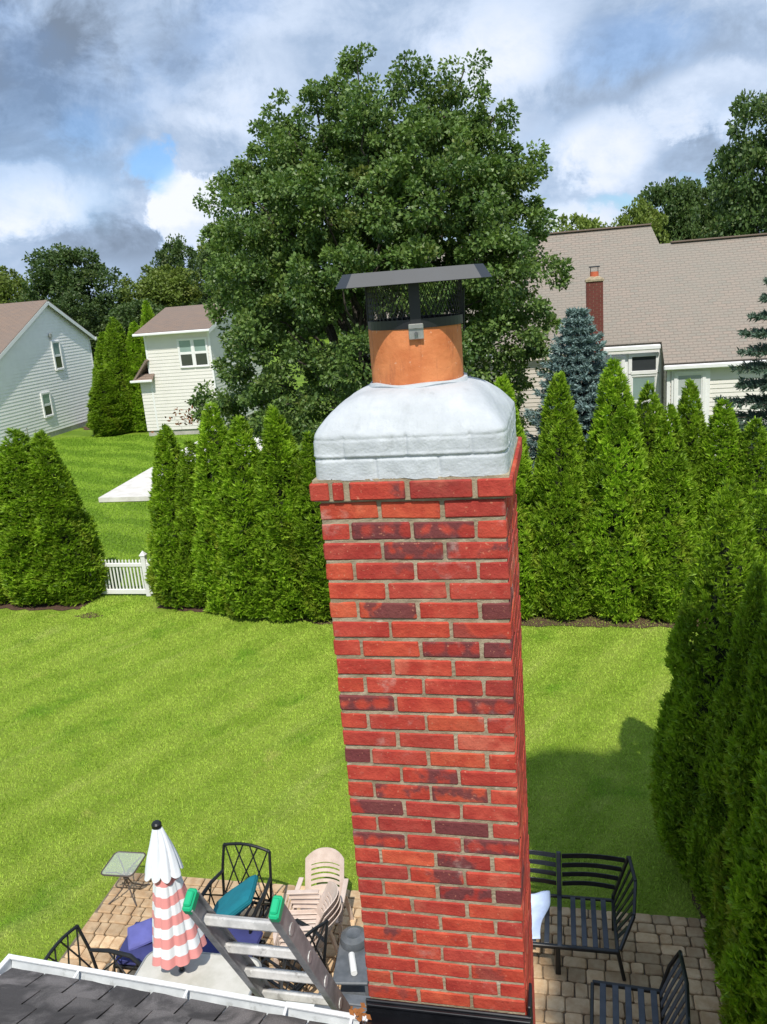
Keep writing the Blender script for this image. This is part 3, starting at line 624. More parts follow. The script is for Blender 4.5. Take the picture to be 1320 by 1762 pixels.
for k in range(1, NROW + 4):
    z = ZT - (k - 0.5) * CH; jx = random.uniform(-0.003, 0.003)
    if k % 2:                                             # front shows three stretchers, ends on the side
        for i in range(3): put_brick(random.choice(BM), -0.2 + 0.2 * i + jx, 0.05, z, 0, flag.get((k, i)))
        for i in range(2): put_brick(random.choice(BM), HW - 0.05, 0.2 + 0.2 * i, z, R(90))
        for i in range(3): rear.box((-0.3 + 0.2 * i + 0.004, DP - 0.096, z - 0.028), (-0.1 + 0.2 * i - 0.004, DP - 0.004, z + 0.028), 0.004)
        for i in range(2): rear.box((-HW + 0.004, 0.104 + 0.2 * i, z - 0.028), (-HW + 0.096, 0.296 + 0.2 * i, z + 0.028), 0.004)
    else:
        put_brick(random.choice(BM), -HW + 0.05, 0.10, z, R(90), flag.get((k, 0)))
        for i in range(2): put_brick(random.choice(BM), -0.1 + 0.2 * i + jx, 0.05, z, 0, flag.get((k, i + 1)))
        for i in range(3): put_brick(random.choice(BM), HW - 0.05, 0.10 + 0.2 * i, z, R(90), flag.get((k, 3)) if i == 0 else None)
        for i in range(2): rear.box((-0.2 + 0.2 * i + 0.004, DP - 0.096, z - 0.028), (0.0 + 0.2 * i - 0.004, DP - 0.004, z + 0.028), 0.004)
        for i in range(1, 3): rear.box((-HW + 0.004, 0.004 + 0.2 * i, z - 0.028), (-HW + 0.096, 0.196 + 0.2 * i, z + 0.028), 0.004)
# lower shaft down to the ground, behind the eave: coursed the same way, joined
zb = ZT - (NROW + 3) * CH
for k in range(NROW + 4, int(ZT / CH) + 1):
    z = ZT - (k - 0.5) * CH; off = 0.1 * (k % 2)
    for y0 in (0.004, DP - 0.096):
        x = -HW + (0 if k % 2 else 0.1)
        while x < HW - (0 if k % 2 else 0.1) - 0.01: rear.box((x + 0.004, y0, z - 0.028), (x + 0.196, y0 + 0.092, z + 0.028), 0.004); x += 0.2
    for x0 in (-HW + 0.004, HW - 0.096):
        y = 0.1 if k % 2 else 0.0
        while y < DP - (0.1 if k % 2 else 0.0) - 0.01: rear.box((x0, y + 0.004, z - 0.028), (x0 + 0.092, y + 0.196, z + 0.028), 0.004); y += 0.2
o = rear.obj('rear_brickwork', mBRICK, chim); o['kind'] = 'stuff'; o.color = (0.2, 0, 0, 1)
# corbel course
zc = ZT + CH / 2
for x0, x1, d in ((-0.318, -0.256, None), (-0.243, -0.208, None), (-0.188, -0.012, PA), (0.004, 0.196, (0.25, 0, 0)), (0.212, 0.318, None)):
    me = MB().box((-(x1 - x0) / 2, -0.05, -0.0285), ((x1 - x0) / 2, 0.05, 0.0285), 0.004).mesh('brick'); put_brick(me, (x0 + x1) / 2, 0.038, zc, 0, d)
for i in range(3):
    me = MB().box((-0.09, -0.05, -0.0285), (0.09, 0.05, 0.0285), 0.004).mesh('brick'); put_brick(me, 0.269, 0.18 + 0.195 * i, zc, R(90))
cb = MB()
for i in range(3): cb.box((-0.318 + 0.212 * i, DP - 0.085, zc - 0.0285), (-0.118 + 0.212 * i, DP + 0.016, zc + 0.0285), 0.004)
for i in range(3): cb.box((-0.318, 0.09 + 0.14 * i, zc - 0.0285), (-0.218, 0.222 + 0.14 * i, zc + 0.0285), 0.004)
o = cb.obj('rear_corbel', mBRICK, chim); o['kind'] = 'stuff'; o.color = (0.1, 0, 0, 1)
# mortar body, recessed, with a slightly uneven surface
def mortar():
    mb = MB(); e = 0.0085
    me_v = []; nz = 260; per = []
    x0, x1, y0, y1 = -HW + e, HW - e, e, DP - e
    m = 30
    for i in range(m): per.append((x0 + (x1 - x0) * i / m, y0))
    for i in range(m): per.append((x1, y0 + (y1 - y0) * i / m))
    for i in range(m): per.append((x1 - (x1 - x0) * i / m, y1))
    for i in range(m): per.append((x0, y1 - (y1 - y0) * i / m))
    n = len(per); g = random.Random(2); vs = []; fs = []
    for j in range(nz + 1):
        z = ZT - 2.3 + (2.3) * j / nz
        for (x, y) in per:
            q = 1 - g.uniform(0, 0.0022) / HW; vs.append(((x) * q, (y - DP / 2) * q + DP / 2, z))
    for j in range(nz):
        for i in range(n): fs.append((j * n + i, j * n + (i + 1) % n, (j + 1) * n + (i + 1) % n, (j + 1) * n + i))
    mb.add(vs, fs); mb.box((x0, y0, 0), (x1, y1, ZT - 2.3)); mb.box((-0.308, -0.004, ZT + 0.002), (0.308, DP + 0.004, ZT + CH + 0.004))
    mb.obj('mortar', mMORTAR, chim)
mortar()
# white coated courses and the sloped crown, one lofted skin
def crown():
    n = 640; vs = []; fs = []; g = random.Random(8)
    z0 = ZT + CH + 0.002; zs = []; B = 0.305; cy = DP / 2
    prof = []
    for i in range(45): prof.append((z0 + (5.968 - z0) * i / 44, 0))
    zt = 6.098
    for i in range(1, 25):
        u = i / 24; prof.append((5.968 + (zt - 5.968) * (0.78 * math.sin(u * math.pi / 2) + 0.22 * u), u))
    c2 = (zt, 1)
    rows = [(z0 + 0.067, 0.0)]
    ph = [g.uniform(0, 6.28) for _ in range(12)]
    def per(a):                                   # square outline in polar form, corners a little round
        c, s = math.cos(a), math.sin(a); p = 14.0
        return 1.0 / ((abs(c) ** p + abs(s) ** p) ** (1 / p))
    for (z, u) in prof:
        for j in range(n):
            a = 2 * math.pi * j / n
            rs = B * per(a); rc = 0.156
            w = u ** 1.15
            shape = rs * (1 - w) + rc * w
            if u > 0:                              # square melts into the round flue, hips stay readable
                pw = 14.0 * (1 - u) ** 1.1 + 2.2
                c, s = math.cos(a), math.sin(a); rp = 1.0 / ((abs(c) ** pw + abs(s) ** pw) ** (1 / pw)); shape = (B * (1 - w) + rc * w) * (rp * (1 - u ** 6) + u ** 6)
            x = shape * math.cos(a); y = shape * math.sin(a)
            d = 0.0008 * math.sin(9 * a + ph[0] + 40 * z) + 0.0011 * math.sin(23 * a + ph[1]) * math.sin(70 * z + ph[2]) + g.uniform(-0.0007, 0.0007)
            if u == 0:
                zr = z - z0; t = min(abs(zr - 0.066), abs(zr - 0.0))                      # bed joints
                d -= 0.0055 * math.exp(-((zr - 0.066) / 0.0045) ** 2) - 0.0022 * math.exp(-((zr - 0.076) / 0.005) ** 2); d -= 0.003 * math.exp(-((zr - 0.128) / 0.006) ** 2)
                along = x if abs(y) > abs(x) else y
                if zr < 0.064: jj = [abs(along - q) for q in (-0.10, 0.10, -0.3, 0.3)]
                else: jj = [abs(along - q) for q in (-0.2, 0.0, 0.2)]
                d -= 0.0060 * math.exp(-(min(jj) / 0.0055) ** 2)
            else: d += (0.002 * math.sin(5 * a + ph[3] + 14 * u) + 0.0014 * math.sin(19 * a + ph[4]) * math.sin(16 * u + 3 * math.sin(2 * a + ph[9]))) * (1 - u) - 0.004 * math.exp(-((u - 0.42 - 0.05 * math.sin(2 * a + ph[2])) / 0.03) ** 2) * (1 if abs(y) > abs(x) else 0.3)
            k = 1 + d / max(shape, 0.05)
            zz = z + (0.004 * math.sin(3 * a + ph[5]) + 0.003 * math.sin(8 * a + ph[6])) * (u > 0) * (1 - abs(2 * u - 1)) + (0.002 * math.sin(11 * a + ph[7]) + 0.0015 * math.sin(29 * a + ph[8]) if z == z0 else 0)
            vs.append((x * k, cy + y * k, zz))
    m = len(prof)
    for i in range(m - 1):
        for j in range(n): fs.append((i * n + j, i * n + (j + 1) % n, (i + 1) * n + (j + 1) % n, (i + 1) * n + j))
    fs.append(tuple((m - 1) * n + j for j in range(n)))
    me = MB().add(vs, fs).mesh('white_crown'); me.polygons.foreach_set('use_smooth', [True] * len(me.polygons))
    link('white_crown', me, mCOAT, chim)
    # fillet of sealant where the flue leaves the crown
    mb = MB(); pts = []
    for j in range(49):
        a = 2 * math.pi * j / 48; pts.append((0.157 * math.cos(a), cy + 0.157 * math.sin(a), zt + 0.002 + 0.003 * math.sin(5 * a)))
    mb.tube(pts, [0.008 + 0.003 * math.sin(7 * i) for i in range(49)], 6, False); mb.obj('sealant_bead', mCOAT, chim, smooth=True)
crown()
FY = DP / 2
fl = MB().lathe([(0.150, 6.05), (0.152, 6.12), (0.1525, 6.27), (0.151, 6.287), (0.146, 6.290), (0.130, 6.288), (0.127, 6.27), (0.127, 6.02), (0.0, 6.02)], 64, (0, FY, 0)).obj('clay_flue', mCLAY, chim, smooth=True)
# black flashing where the roof meets the shaft
fb = MB(); fb.box((-0.306, -0.014, 3.60), (0.316, -0.002, 3.815), 0.003); fb.bar((-0.30, -0.02, 3.80), (0.312, -0.02, 3.80), 0.012, 0.012)
fb.add([(-0.306, -0.014, 3.762), (0.316, -0.014, 3.762), (0.316, -0.20, 3.852), (-0.306, -0.20, 3.852), (-0.306, -0.014, 3.756), (0.316, -0.014, 3.756), (0.316, -0.20, 3.846), (-0.306, -0.20, 3.846)],
       [(0, 1, 2, 3), (4, 7, 6, 5), (0, 4, 5, 1), (1, 5, 6, 2), (2, 6, 7, 3), (3, 7, 4, 0)])
fb.box((0.302, -0.012, 3.55), (0.314, 0.10, 3.86), 0.003); fb.obj('flashing', mFLASH, chim)

# ---------------------------------------------------------------- chimney cap (turned a little against the shaft)
cap = thing('chimney_cap', 'dark grey steel chimney cap with a black mesh cage clamped on the clay flue', 'chimney cap', (0.004, FY, 6.285), R(10))
def lid():
    mb = MB(); z0, z1 = 0.128, 0.168; a, c = 0.236, 0.035; b, d = 0.212, 0.03
    def oc(a, c, z): return [(-a + c, -a, z), (a - c, -a, z), (a, -a + c, z), (a, a - c, z), (a - c, a, z), (-a + c, a, z), (-a, a - c, z), (-a, -a + c, z)]
    o0 = oc(a, c, z0); o1 = oc(b, d, z1); i0 = oc(a - 0.003, c, z0 + 0.001); i1 = oc(b - 0.003, d, z1 - 0.005)
    vs = o0 + o1 + i0 + i1; fs = [(i, (i + 1) % 8, 8 + (i + 1) % 8, 8 + i) for i in range(8)] + [tuple(range(8, 16))] + [(16 + i, 24 + i, 24 + (i + 1) % 8, 16 + (i + 1) % 8) for i in range(8)] + [tuple(range(24, 32))[::-1]] + [(i, 16 + i, 16 + (i + 1) % 8, (i + 1) % 8) for i in range(8)]
    return mb.add(vs, fs)
lid().obj('lid', mCAPSTEEL, cap)
for an in (-90, 90, 0, 180):
    x, y = 0.1535 * math.cos(R(an)), 0.1535 * math.sin(R(an)); w = 0.034 if an in (-90, 90) else 0.014
    mb = MB(); T = Matrix.Translation((x, y, 0)) @ Matrix.Rotation(R(an - 90), 4, 'Z')
    mb.box((-w / 2, -0.003, -0.012), (w / 2, 0.004, 0.170), 0.001, T); mb.obj('leg', mBLACKSTEEL, cap)
def screen():
    mb = MB(); r = 0.150; n = 56; zlo, zhi = 0.004, 0.128; k = 7
    for s in (1, -1):
        for j in range(n):
            pts = []
            for i in range(k + 1):
                a = 2 * math.pi * (j + s * 0.5 * i) / n; pts.append((r * math.cos(a), r * math.sin(a), zlo + (zhi - zlo) * i / k))
            mb.tube(pts, 0.0013, 3, False)
    return mb
o = screen().obj('mesh_screen', mBLACKSTEEL, cap); o['kind'] = 'stuff'
mb = MB(); mb.lathe([(0.152, -0.008), (0.1555, -0.008), (0.1555, 0.020), (0.152, 0.020), (0.152, -0.008)], 48); mb.obj('base_band', mBLACKSTEEL, cap)
br = MB(); br.box((-0.024, -0.166, -0.040), (0.022, -0.157, 0.006), 0.002); br.box((-0.024, -0.172, -0.008), (0.022, -0.150, 0.007), 0.002)
brk = br.obj('clamp_bracket', mGALV, cap)
mb = MB(); mb.tube([(-0.001, -0.178, -0.022), (-0.001, -0.164, -0.022)], 0.006, 6); mb.obj('bolt', mALUDK, brk)
mb = MB(); mb.tube([(0.156, -0.01, -0.034), (0.162, -0.01, 0.10)], 0.003, 6); mb.tube([(0.158, 0.0, -0.02), (0.158, -0.02, -0.02)], 0.004, 6); mb.obj('tension_rod', mBLACKSTEEL, cap)

# ================================================================ OUR HOUSE: eave, gutter, shingles
RX0, RX1, EY, EZ, SL = -1.78, 1.32, -0.052, 3.805, 0.42
house = thing('roofed_house', 'dark shingled house roof edge with a white gutter beside the brick chimney', 'house', (-0.256, -4.109, 0), R(-3.6))
hp = (0, 4, 0)
def hpart(mb, name, mat, parent=None, smooth=False):
    o = mb.obj(name, mat, parent or house, smooth=smooth)
    if parent is None: o.location = hp
    return o
mb = MB(); mb.box((RX0 + 0.25, -8.2, 0), (RX1 - 0.25, -0.42, 3.55)); hpart(mb, 'wall', mVINYLW)
mb = MB(); ry, rzz = -4.3, EZ + SL * (4.3 + EY)
mb.add([(RX0, EY - 0.004, EZ - 0.012), (RX1, EY - 0.004, EZ - 0.012), (RX1, ry, rzz - 0.012), (RX0, ry, rzz - 0.012), (RX1, -8.5, EZ - 0.012), (RX0, -8.5, EZ - 0.012),
        (RX0, EY - 0.004, EZ - 0.032), (RX1, EY - 0.004, EZ - 0.032), (RX1, ry, rzz - 0.14), (RX0, ry, rzz - 0.14), (RX1, -8.5, EZ - 0.14), (RX0, -8.5, EZ - 0.14)],
       [(0, 1, 2, 3), (3, 2, 4, 5), (6, 9, 8, 7), (9, 11, 10, 8), (0, 6, 7, 1), (5, 4, 10, 11), (0, 3, 9, 6), (3, 5, 11, 9), (1, 7, 8, 2), (2, 8, 10, 4)])
roof = hpart(mb, 'roof', mTAB)
ang = math.atan(SL)
def tabmesh(w, s):
    gg = random.Random(s); d = 0.155; t = 0.007
    xs = [-w / 2 + 0.004, w / 2 - 0.004]
    vs = []
    for x in (xs[0], xs[0] + 0.33 * w, xs[0] + 0.66 * w, xs[1]):
        j = gg.uniform(-0.004, 0.004)
        vs += [(x, 0.0 + j, t), (x, -d, 0.001), (x, 0.0 + j, 0.0)]
    fs = []
    for i in range(3):
        a, b = 3 * i, 3 * i + 3; fs += [(a, b, b + 1, a + 1), (a + 2, b + 2, b, a)]
    fs += [(0, 1, 2), (9, 11, 10)]
    return MB().add(vs, fs).mesh('shingle')
TM = [tabmesh(0.165, i) for i in range(5)]
for rI in range(9):
    yy = rI * 0.125
    y = EY + 0.012 - yy * math.cos(ang); z = EZ + yy * math.sin(ang) + 0.0
    x = RX0 - 0.01 + (0.0825 if rI % 2 else 0.0) + 0.06
    while x < -0.36 or (rI > 1 and x < RX1 - 0.05):
        if rI < 6 and x < 0.3 or rI >= 6 and x < -0.2:
            if x < RX1:
                o = link('shingle', random.choice(TM), mTAB, roof, (x, y, z - 0.004 + random.uniform(0, 0.0015))); o.rotation_euler = (-ang, random.uniform(-0.004, 0.004), random.uniform(-0.006, 0.006))
        x += 0.165
# gutter: trough, front lip, end cap, straps
GZ = 3.80; GX0, GX1 = -1.86, -0.285
prof = [(-0.075, 3.795), (-0.075, 3.70), (-0.012, 3.70), (0.008, 3.735), (0.020, 3.775), (0.020, GZ), (0.008, GZ + 0.002), (0.008, GZ - 0.006), (0.016, GZ - 0.010), (0.014, 3.778), (0.002, 3.740), (-0.017, 3.706), (-0.069, 3.706), (-0.069, 3.795)]
vs = []; k = len(prof)
for xx in (GX0, GX1): vs += [(xx, y, z) for y, z in prof]
mb = MB().add(vs, [(i, (i + 1) % k, k + (i + 1) % k, k + i) for i in range(k)] + [tuple(range(k))[::-1], tuple(range(k, 2 * k))])
gut = hpart(mb, 'gutter', mGUTIN)
mb = MB(); mb.bar((GX0 - 0.01, 0.015, GZ + 0.003), (GX1, 0.015, GZ + 0.003), 0.020, 0.008); mb.obj('front_lip', mWHITE, gut)
mb = MB(); mb.box((GX0 - 0.012, -0.092, 3.695), (GX0 - 0.002, 0.024, GZ + 0.006), 0.002); mb.bar((GX0 - 0.006, -0.10, GZ + 0.005), (GX0 - 0.006, 0.024, GZ + 0.005), 0.022, 0.008); mb.obj('end_cap', mWHITE, gut)
mb = MB(); mb.box((GX1, -0.09, 3.695), (GX1 + 0.006, 0.024, GZ), 0.001); mb.obj('end_cap', mWHITE, gut)
for xx in (-1.52, -1.02, -0.60, -0.34):
    mb = MB(); mb.bar((xx + 0.012, -0.088, GZ + 0.001), (xx, 0.016, GZ + 0.004), 0.011, 0.005); mb.obj('strap', mWHITE, gut)
mb = MB(); mb.box((RX0 + 0.01, -0.105, 3.62), (RX1, -0.087, 3.79), 0.002); hpart(mb, 'fascia', mWHITE)
mb = MB(); mb.bar((RX0 - 0.012, -0.09, EZ - 0.05), (RX0 - 0.012, ry, rzz - 0.05), 0.02, 0.12); mb.bar((RX0 - 0.012, ry, rzz - 0.05), (RX0 - 0.012, -8.5, EZ - 0.05), 0.02, 0.12); hpart(mb, 'rake_board', mWHITE)
mb = MB(); mb.box((-0.62, -0.06, 3.745), (-0.288, 0.005, 3.752), 0.001); mb.obj('drip_plate', mWHITE, gut)
# a few dry leaves caught in the gutter end
mb = MB(); g = random.Random(4)
for i in range(18):
    c = Vector((-0.32 + g.gauss(0, 0.014), -0.085 + g.gauss(0, 0.018), 3.80 + g.uniform(0, 0.03))); a = Vector((g.gauss(0, 1), g.gauss(0, 1), g.gauss(0, 0.5))).normalized() * 0.016; b = a.orthogonal().normalized() * 0.009
    mb.add([c - a, c + b, c + a, c - b], [(0, 1, 2, 3)])
o = mb.obj('dry_leaves', mLEAFDRY); tag(o, 'small heap of brown dry leaves in the gutter end against the chimney', 'leaves', kind='stuff')

# ================================================================ NEIGHBOURING HOUSES
def uvsheet(name, P, mat, parent, thick=0.06):
    """roof plane P0..P3 (eave left, eave right, ridge right, ridge left) with metres as UV and real thickness"""
    P = [Vector(p) for p in P]; ex = (P[1] - P[0]).normalized(); nrm = ex.cross(P[3] - P[0]).normalized(); ey = nrm.cross(ex)
    vs = P + [p - nrm * thick for p in P]
    n = len(P); fs = [tuple(range(n)), tuple(range(n, 2 * n))[::-1]] + [(i, n + i, n + (i + 1) % n, (i + 1) % n) for i in range(n)]
    me = bpy.data.meshes.new(name); me.from_pydata([tuple(v) for v in vs], [], fs); uv = me.uv_layers.new(name='UVMap')
    for l in me.loops:
        v = vs[l.vertex_index] - P[0]; uv.data[l.index].uv = (v.dot(ex), v.dot(ey))
    return link(name, me, mat, parent)
def siding(name, mat, parent, P0, ex, width_at, z0, z1, step=0.115, nrm=None):
    """lap siding boards on a wall: each course leans out at its lower edge. width_at(z) -> (u0,u1) along ex from P0"""
    ex = Vector(ex).normalized(); nrm = Vector(nrm); mb = MB(); z = z0
    while z < z1 - 1e-6:
        zt = min(z + step, z1); zm = zt - 0.002; a0, a1 = width_at(z + 0.001); b0, b1 = width_at(zm)
        if a1 - a0 > 0.02 and b1 - b0 > 0.005:
            p = Vector(P0); lo = nrm * 0.022; hi = nrm * 0.004
            q = [p + ex * a0 + lo, p + ex * a1 + lo, p + ex * b1 + hi, p + ex * b0 + hi, p + ex * a0, p + ex * a1]
            vs = [Vector((v.x, v.y, zz)) for v, zz in zip(q, (z, z, zt, zt, z, z))]
            mb.add(vs, [(0, 1, 2, 3), (0, 4, 5, 1)])
        z = zt
    o = mb.obj(name, mat, parent); o['kind'] = 'stuff'; return o
def window(parent, c, ex, nrm, w, h, top, bottom, sashes=2, trim=0.09, split=0.5, mat=None):
    """c = centre of the opening on the wall face; frame proud of the siding, two recessed panes"""
    ex = Vector(ex).normalized(); n = Vector(nrm).normalized(); up = Vector((0, 0, 1)); T = Matrix((ex, -n, up)).transposed().to_4x4(); T.translation = Vector(c)
    mb = MB(); a, b = w / 2, h / 2; t = trim
    mb.box((-a - t, -0.055, -b - t), (-a, 0.02, b + t), 0.006, T); mb.box((a, -0.055, -b - t), (a + t, 0.02, b + t), 0.006, T)
    mb.box((-a, -0.055, b), (a, 0.02, b + t), 0.006, T); mb.box((-a - 0.03, -0.08, -b - t), (a + 0.03, 0.02, -b), 0.006, T)
    f = mb.obj('window', mTRIM, parent)
    zs = -b + h * split
    if sashes == 2:
        m2 = MB(); m2.box((-a, -0.035, zs - 0.035), (a, 0.02, zs + 0.035), 0.004, T); m2.obj('meeting_rail', mTRIM, f)
        for (z0, z1, mt, d) in ((zs + 0.03, b, top, 0.0), (-b, zs - 0.03, bottom, 0.0)):
            m3 = MB(); m3.box((-a + 0.002, -0.022, z0), (a - 0.002, -0.012, z1), 0, T); m3.obj('pane', mt, f)
            m4 = MB(); s = 0.03
            m4.box((-a, -0.034, z0), (-a + s, -0.008, z1), 0.002, T); m4.box((a - s, -0.034, z0), (a, -0.008, z1), 0.002, T); m4.box((-a + s, -0.034, z1 - s), (a - s, -0.008, z1), 0.002, T); m4.box((-a + s, -0.034, z0), (a - s, -0.008, z0 + s), 0.002, T)
            m4.obj('sash', mTRIM, f)
    else:
        m3 = MB(); m3.box((-a, -0.022, -b), (a, -0.012, b), 0, T); m3.obj('pane', top, f)
    return f

# --- left house: gable wall at x = -26.95 facing +x
lh = thing('gabled_house', 'white gable-ended house with brown roof and two small windows, far left', 'house', (-30, 38, 0))
def lpart(o): o.location = (30, -38, 0); return o
LX = -26.95; RYD, RZD = 38.9, 7.30; EYR, EZR = 42.75, 5.22; slr = (RZD - EZR) / (EYR - RYD); EYL = 31.6; EZL = RZD - (RYD - EYL) * 0.515
mb = MB(); mb.prism([(LX - 0.03, EYL, 0.28), (LX - 0.03, EYR, 0.28), (LX - 0.03, EYR, EZR - 0.1), (LX - 0.03, RYD, RZD - 0.12), (LX - 0.03, EYL, EZL - 0.1)], (-12, 0, 0)); lpart(mb.obj('wall', mVINYLW, lh))
def lw(z):
    y0, y1 = EYL, EYR
    if z > EZR - 0.12: y1 = RYD + (RZD - 0.12 - z) / slr
    if z > EZL - 0.12: y0 = RYD - (RZD - 0.12 - z) / 0.515
    return (y0 - EYL, y1 - EYL)
lpart(siding('siding', mVINYLW, lh, (LX - 0.03, EYL, 0), (0, 1, 0), lw, 0.28, RZD - 0.14, 0.17, (1, 0, 0)))
mb = MB(); mb.box((LX - 12, EYL + 0.03, 0), (LX - 0.05, EYR - 0.03, 0.28)); lpart(mb.obj('foundation', mFOUND, lh))
ov = 0.22
lpart(uvsheet('roof', [(LX - 13, EYL - 0.35, EZL - 0.18), (LX + ov, EYL - 0.35, EZL - 0.18), (LX + ov, RYD, RZD), (LX - 13, RYD, RZD)], mROOFBRN, lh))
lpart(uvsheet('roof', [(LX + ov, EYR + 0.35, EZR - 0.19), (LX - 13, EYR + 0.35, EZR - 0.19), (LX - 13, RYD, RZD - 0.004), (LX + ov, RYD, RZD - 0.004)], mROOFBRN, lh))
for a, b in (((LX + ov - 0.02, RYD, RZD - 0.15), (LX + ov - 0.02, EYR + 0.36, EZR - 0.33)), ((LX + ov - 0.02, RYD, RZD - 0.15), (LX + ov - 0.02, EYL - 0.36, EZL - 0.33))):
    mb = MB(); mb.bar(a, b, 0.05, 0.20); lpart(mb.obj('rake_board', mTRIM, lh))
mb = MB(); mb.box((LX - 12, EYR + 0.30, EZR - 0.36), (LX + ov + 0.03, EYR + 0.45, EZR - 0.20), 0.02); lpart(mb.obj('gutter', mTRIM, lh))
mb = MB(); mb.box((LX - 0.01, EYR - 0.09, 0.28), (LX + 0.012, EYR + 0.01, EZR - 0.2), 0.004); lpart(mb.obj('corner_board', mTRIM, lh))
lpart(window(lh, (LX + 0.0, 39.22, 4.28), (0, 1, 0), (1, 0, 0), 0.62, 1.42, mPANET, mPANEDK, trim=0.10))
lpart(window(lh, (LX + 0.0, 37.45, 1.78), (0, 1, 0), (1, 0, 0), 0.66, 1.16, mPANET, mPANEDK, trim=0.10))
mb = MB(); mb.box((LX, 38.72, 5.28), (LX + 0.12, 38.92, 5.52), 0.03); mb.box((LX, 38.78, 5.15), (LX + 0.08, 38.86, 5.28), 0.01); lpart(mb.obj('wall_vent', mGALV, lh))  # small vent box above the upper window, not a light
mb = MB(); mb.tube([(LX + 0.1, 35.2, 0.02), (LX + 0.1, 35.2, 0.9)], 0.03, 6); mb.tube([(LX + 0.1, 35.9, 0.02), (LX + 0.1, 35.9, 0.7)], 0.02, 6); lpart(mb.obj('pipe', mGALV, lh))

# --- middle house: front wall y = 36.1, gable on its right side
mh = thing('two_storey_house', 'cream two-storey house with a double window, partly hidden by the big tree', 'house', (-17, 39, 0))
def mpart(o): o.location = (17, -39, 0); return o
MX0, MX1, MY, MEZ = -19.85, -16.42, 36.1, 5.28; MRY, MRZ = 39.6, 6.38; msl = (MRZ - MEZ) / (MRY - MY)
mb = MB(); mb.prism([(MX1, MY, 0.3), (MX1, 2 * MRY - MY, 0.3), (MX1, 2 * MRY - MY, MEZ), (MX1, MRY, MRZ - 0.1), (MX1, MY, MEZ)], (MX0 - MX1, 0, 0)); mpart(mb.obj('wall', mVINYLC, mh))
mpart(siding('siding', mVINYLC, mh, (MX0, MY, 0), (1, 0, 0), lambda z: (0, MX1 - MX0), 0.3, MEZ, 0.17, (0, -1, 0)))
mpart(siding('siding', mVINYLC, mh, (MX1, MY, 0), (0, 1, 0), lambda z: (0, 2 * (MRY - MY)) if z < MEZ else ((z - MEZ) / msl, 2 * (MRY - MY) - (z - MEZ) / msl), 0.3, MRZ - 0.12, 0.17, (1, 0, 0)))
mb = MB(); mb.box((MX0 - 0.6, MY + 0.05, 0), (MX1 - 0.05, 2 * MRY - MY - 0.05, 0.3)); mpart(mb.obj('foundation', mFOUND, mh))
mpart(uvsheet('roof', [(MX0 - 0.35, MY - 0.42, MEZ - 0.02), (MX1 + 0.28, MY - 0.42, MEZ - 0.02), (MX1 + 0.28, MRY, MRZ + 0.02), (MX0 - 0.35, MRY, MRZ + 0.02)], mROOFBRN, mh))
mpart(uvsheet('roof', [(MX1 + 0.28, 2 * MRY - MY + 0.42, MEZ - 0.02), (MX0 - 0.35, 2 * MRY - MY + 0.42, MEZ - 0.02), (MX0 - 0.35, MRY, MRZ + 0.016), (MX1 + 0.28, MRY, MRZ + 0.016)], mROOFBRN, mh))
mb = MB(); mb.box((MX0 - 0.38, MY - 0.55, MEZ - 0.17), (MX1 + 0.30, MY - 0.42, MEZ - 0.04), 0.03); mpart(mb.obj('gutter', mTRIM, mh))
mb = MB(); mb.box((MX0 - 0.3, MY - 0.42, MEZ - 0.16), (MX1 + 0.24, MY - 0.004, MEZ - 0.12)); mpart(mb.obj('soffit', mTRIM, mh))
mb = MB(); mb.bar((MX1 + 0.26, MY - 0.5, MEZ - 0.16), (MX1 + 0.26, MRY, MRZ - 0.12), 0.05, 0.20); mpart(mb.obj('rake_board', mTRIM, mh))
for xx in (MX0, MX1):
    mb = MB(); mb.box((xx - 0.05, MY - 0.028, 0.3), (xx + 0.05, MY + 0.02, MEZ - 0.16), 0.004); mpart(mb.obj('corner_board', mTRIM, mh))
for xx in (-17.72, -16.93): mpart(window(mh, (xx, MY - 0.01, 4.12), (1, 0, 0), (0, -1, 0), 0.66, 1.30, mPANET, mPANEDK, trim=0.07))
# the lower, slightly wider ground floor on its left with a little roof of its own
mb = MB(); mb.box((MX0 - 0.62, MY + 0.004, 0.3), (MX0 - 0.003, MY + 5, 3.0)); mpart(mb.obj('side_wing', mVINYLC, mh))
mpart(siding('siding', mVINYLC, mh, (MX0 - 0.62, MY + 0.002, 0), (1, 0, 0), lambda z: (0, 0.62), 0.3, 3.0, 0.17, (0, -1, 0)))
mpart(uvsheet('wing_roof', [(MX0 - 0.85, MY + 5, 2.95), (MX0 - 0.85, MY - 0.30, 2.95), (MX0 + 0.0, MY - 0.30, 3.95), (MX0 + 0.0, MY + 5, 3.95)], mROOFBRN, mh, 0.1))
mpart(uvsheet('wing_roof', [(MX0 - 0.85, MY - 0.34, 2.93), (MX0 + 0.25, MY - 0.34, 2.93), (MX0 + 0.25, MY - 0.028, 3.22), (MX0 - 0.62, MY - 0.028, 3.22)], mROOFBRN, mh, 0.05))
mb = MB(); mb.box((MX0 - 0.95, MY - 0.45, 2.83), (MX0 + 0.25, MY - 0.33, 2.95), 0.02); mpart(mb.obj('wing_gutter', mTRIM, mh))

# --- right house: long tan roof, tall window bay, chimney
rh = thing('long_roofed_house', 'beige house with a wide tan shingle roof behind the right hedge', 'house', (4, 28, 0))
def rpart(o): o.location = (-4, -28, 0); return o
RE_Y, RE_Z, RS = 23.80, 3.58, 0.80
def rz_(y): return RE_Z + RS * (y - RE_Y)
XS = 3.60; RYL, RYR = 29.15, 28.30; WL = 24.75
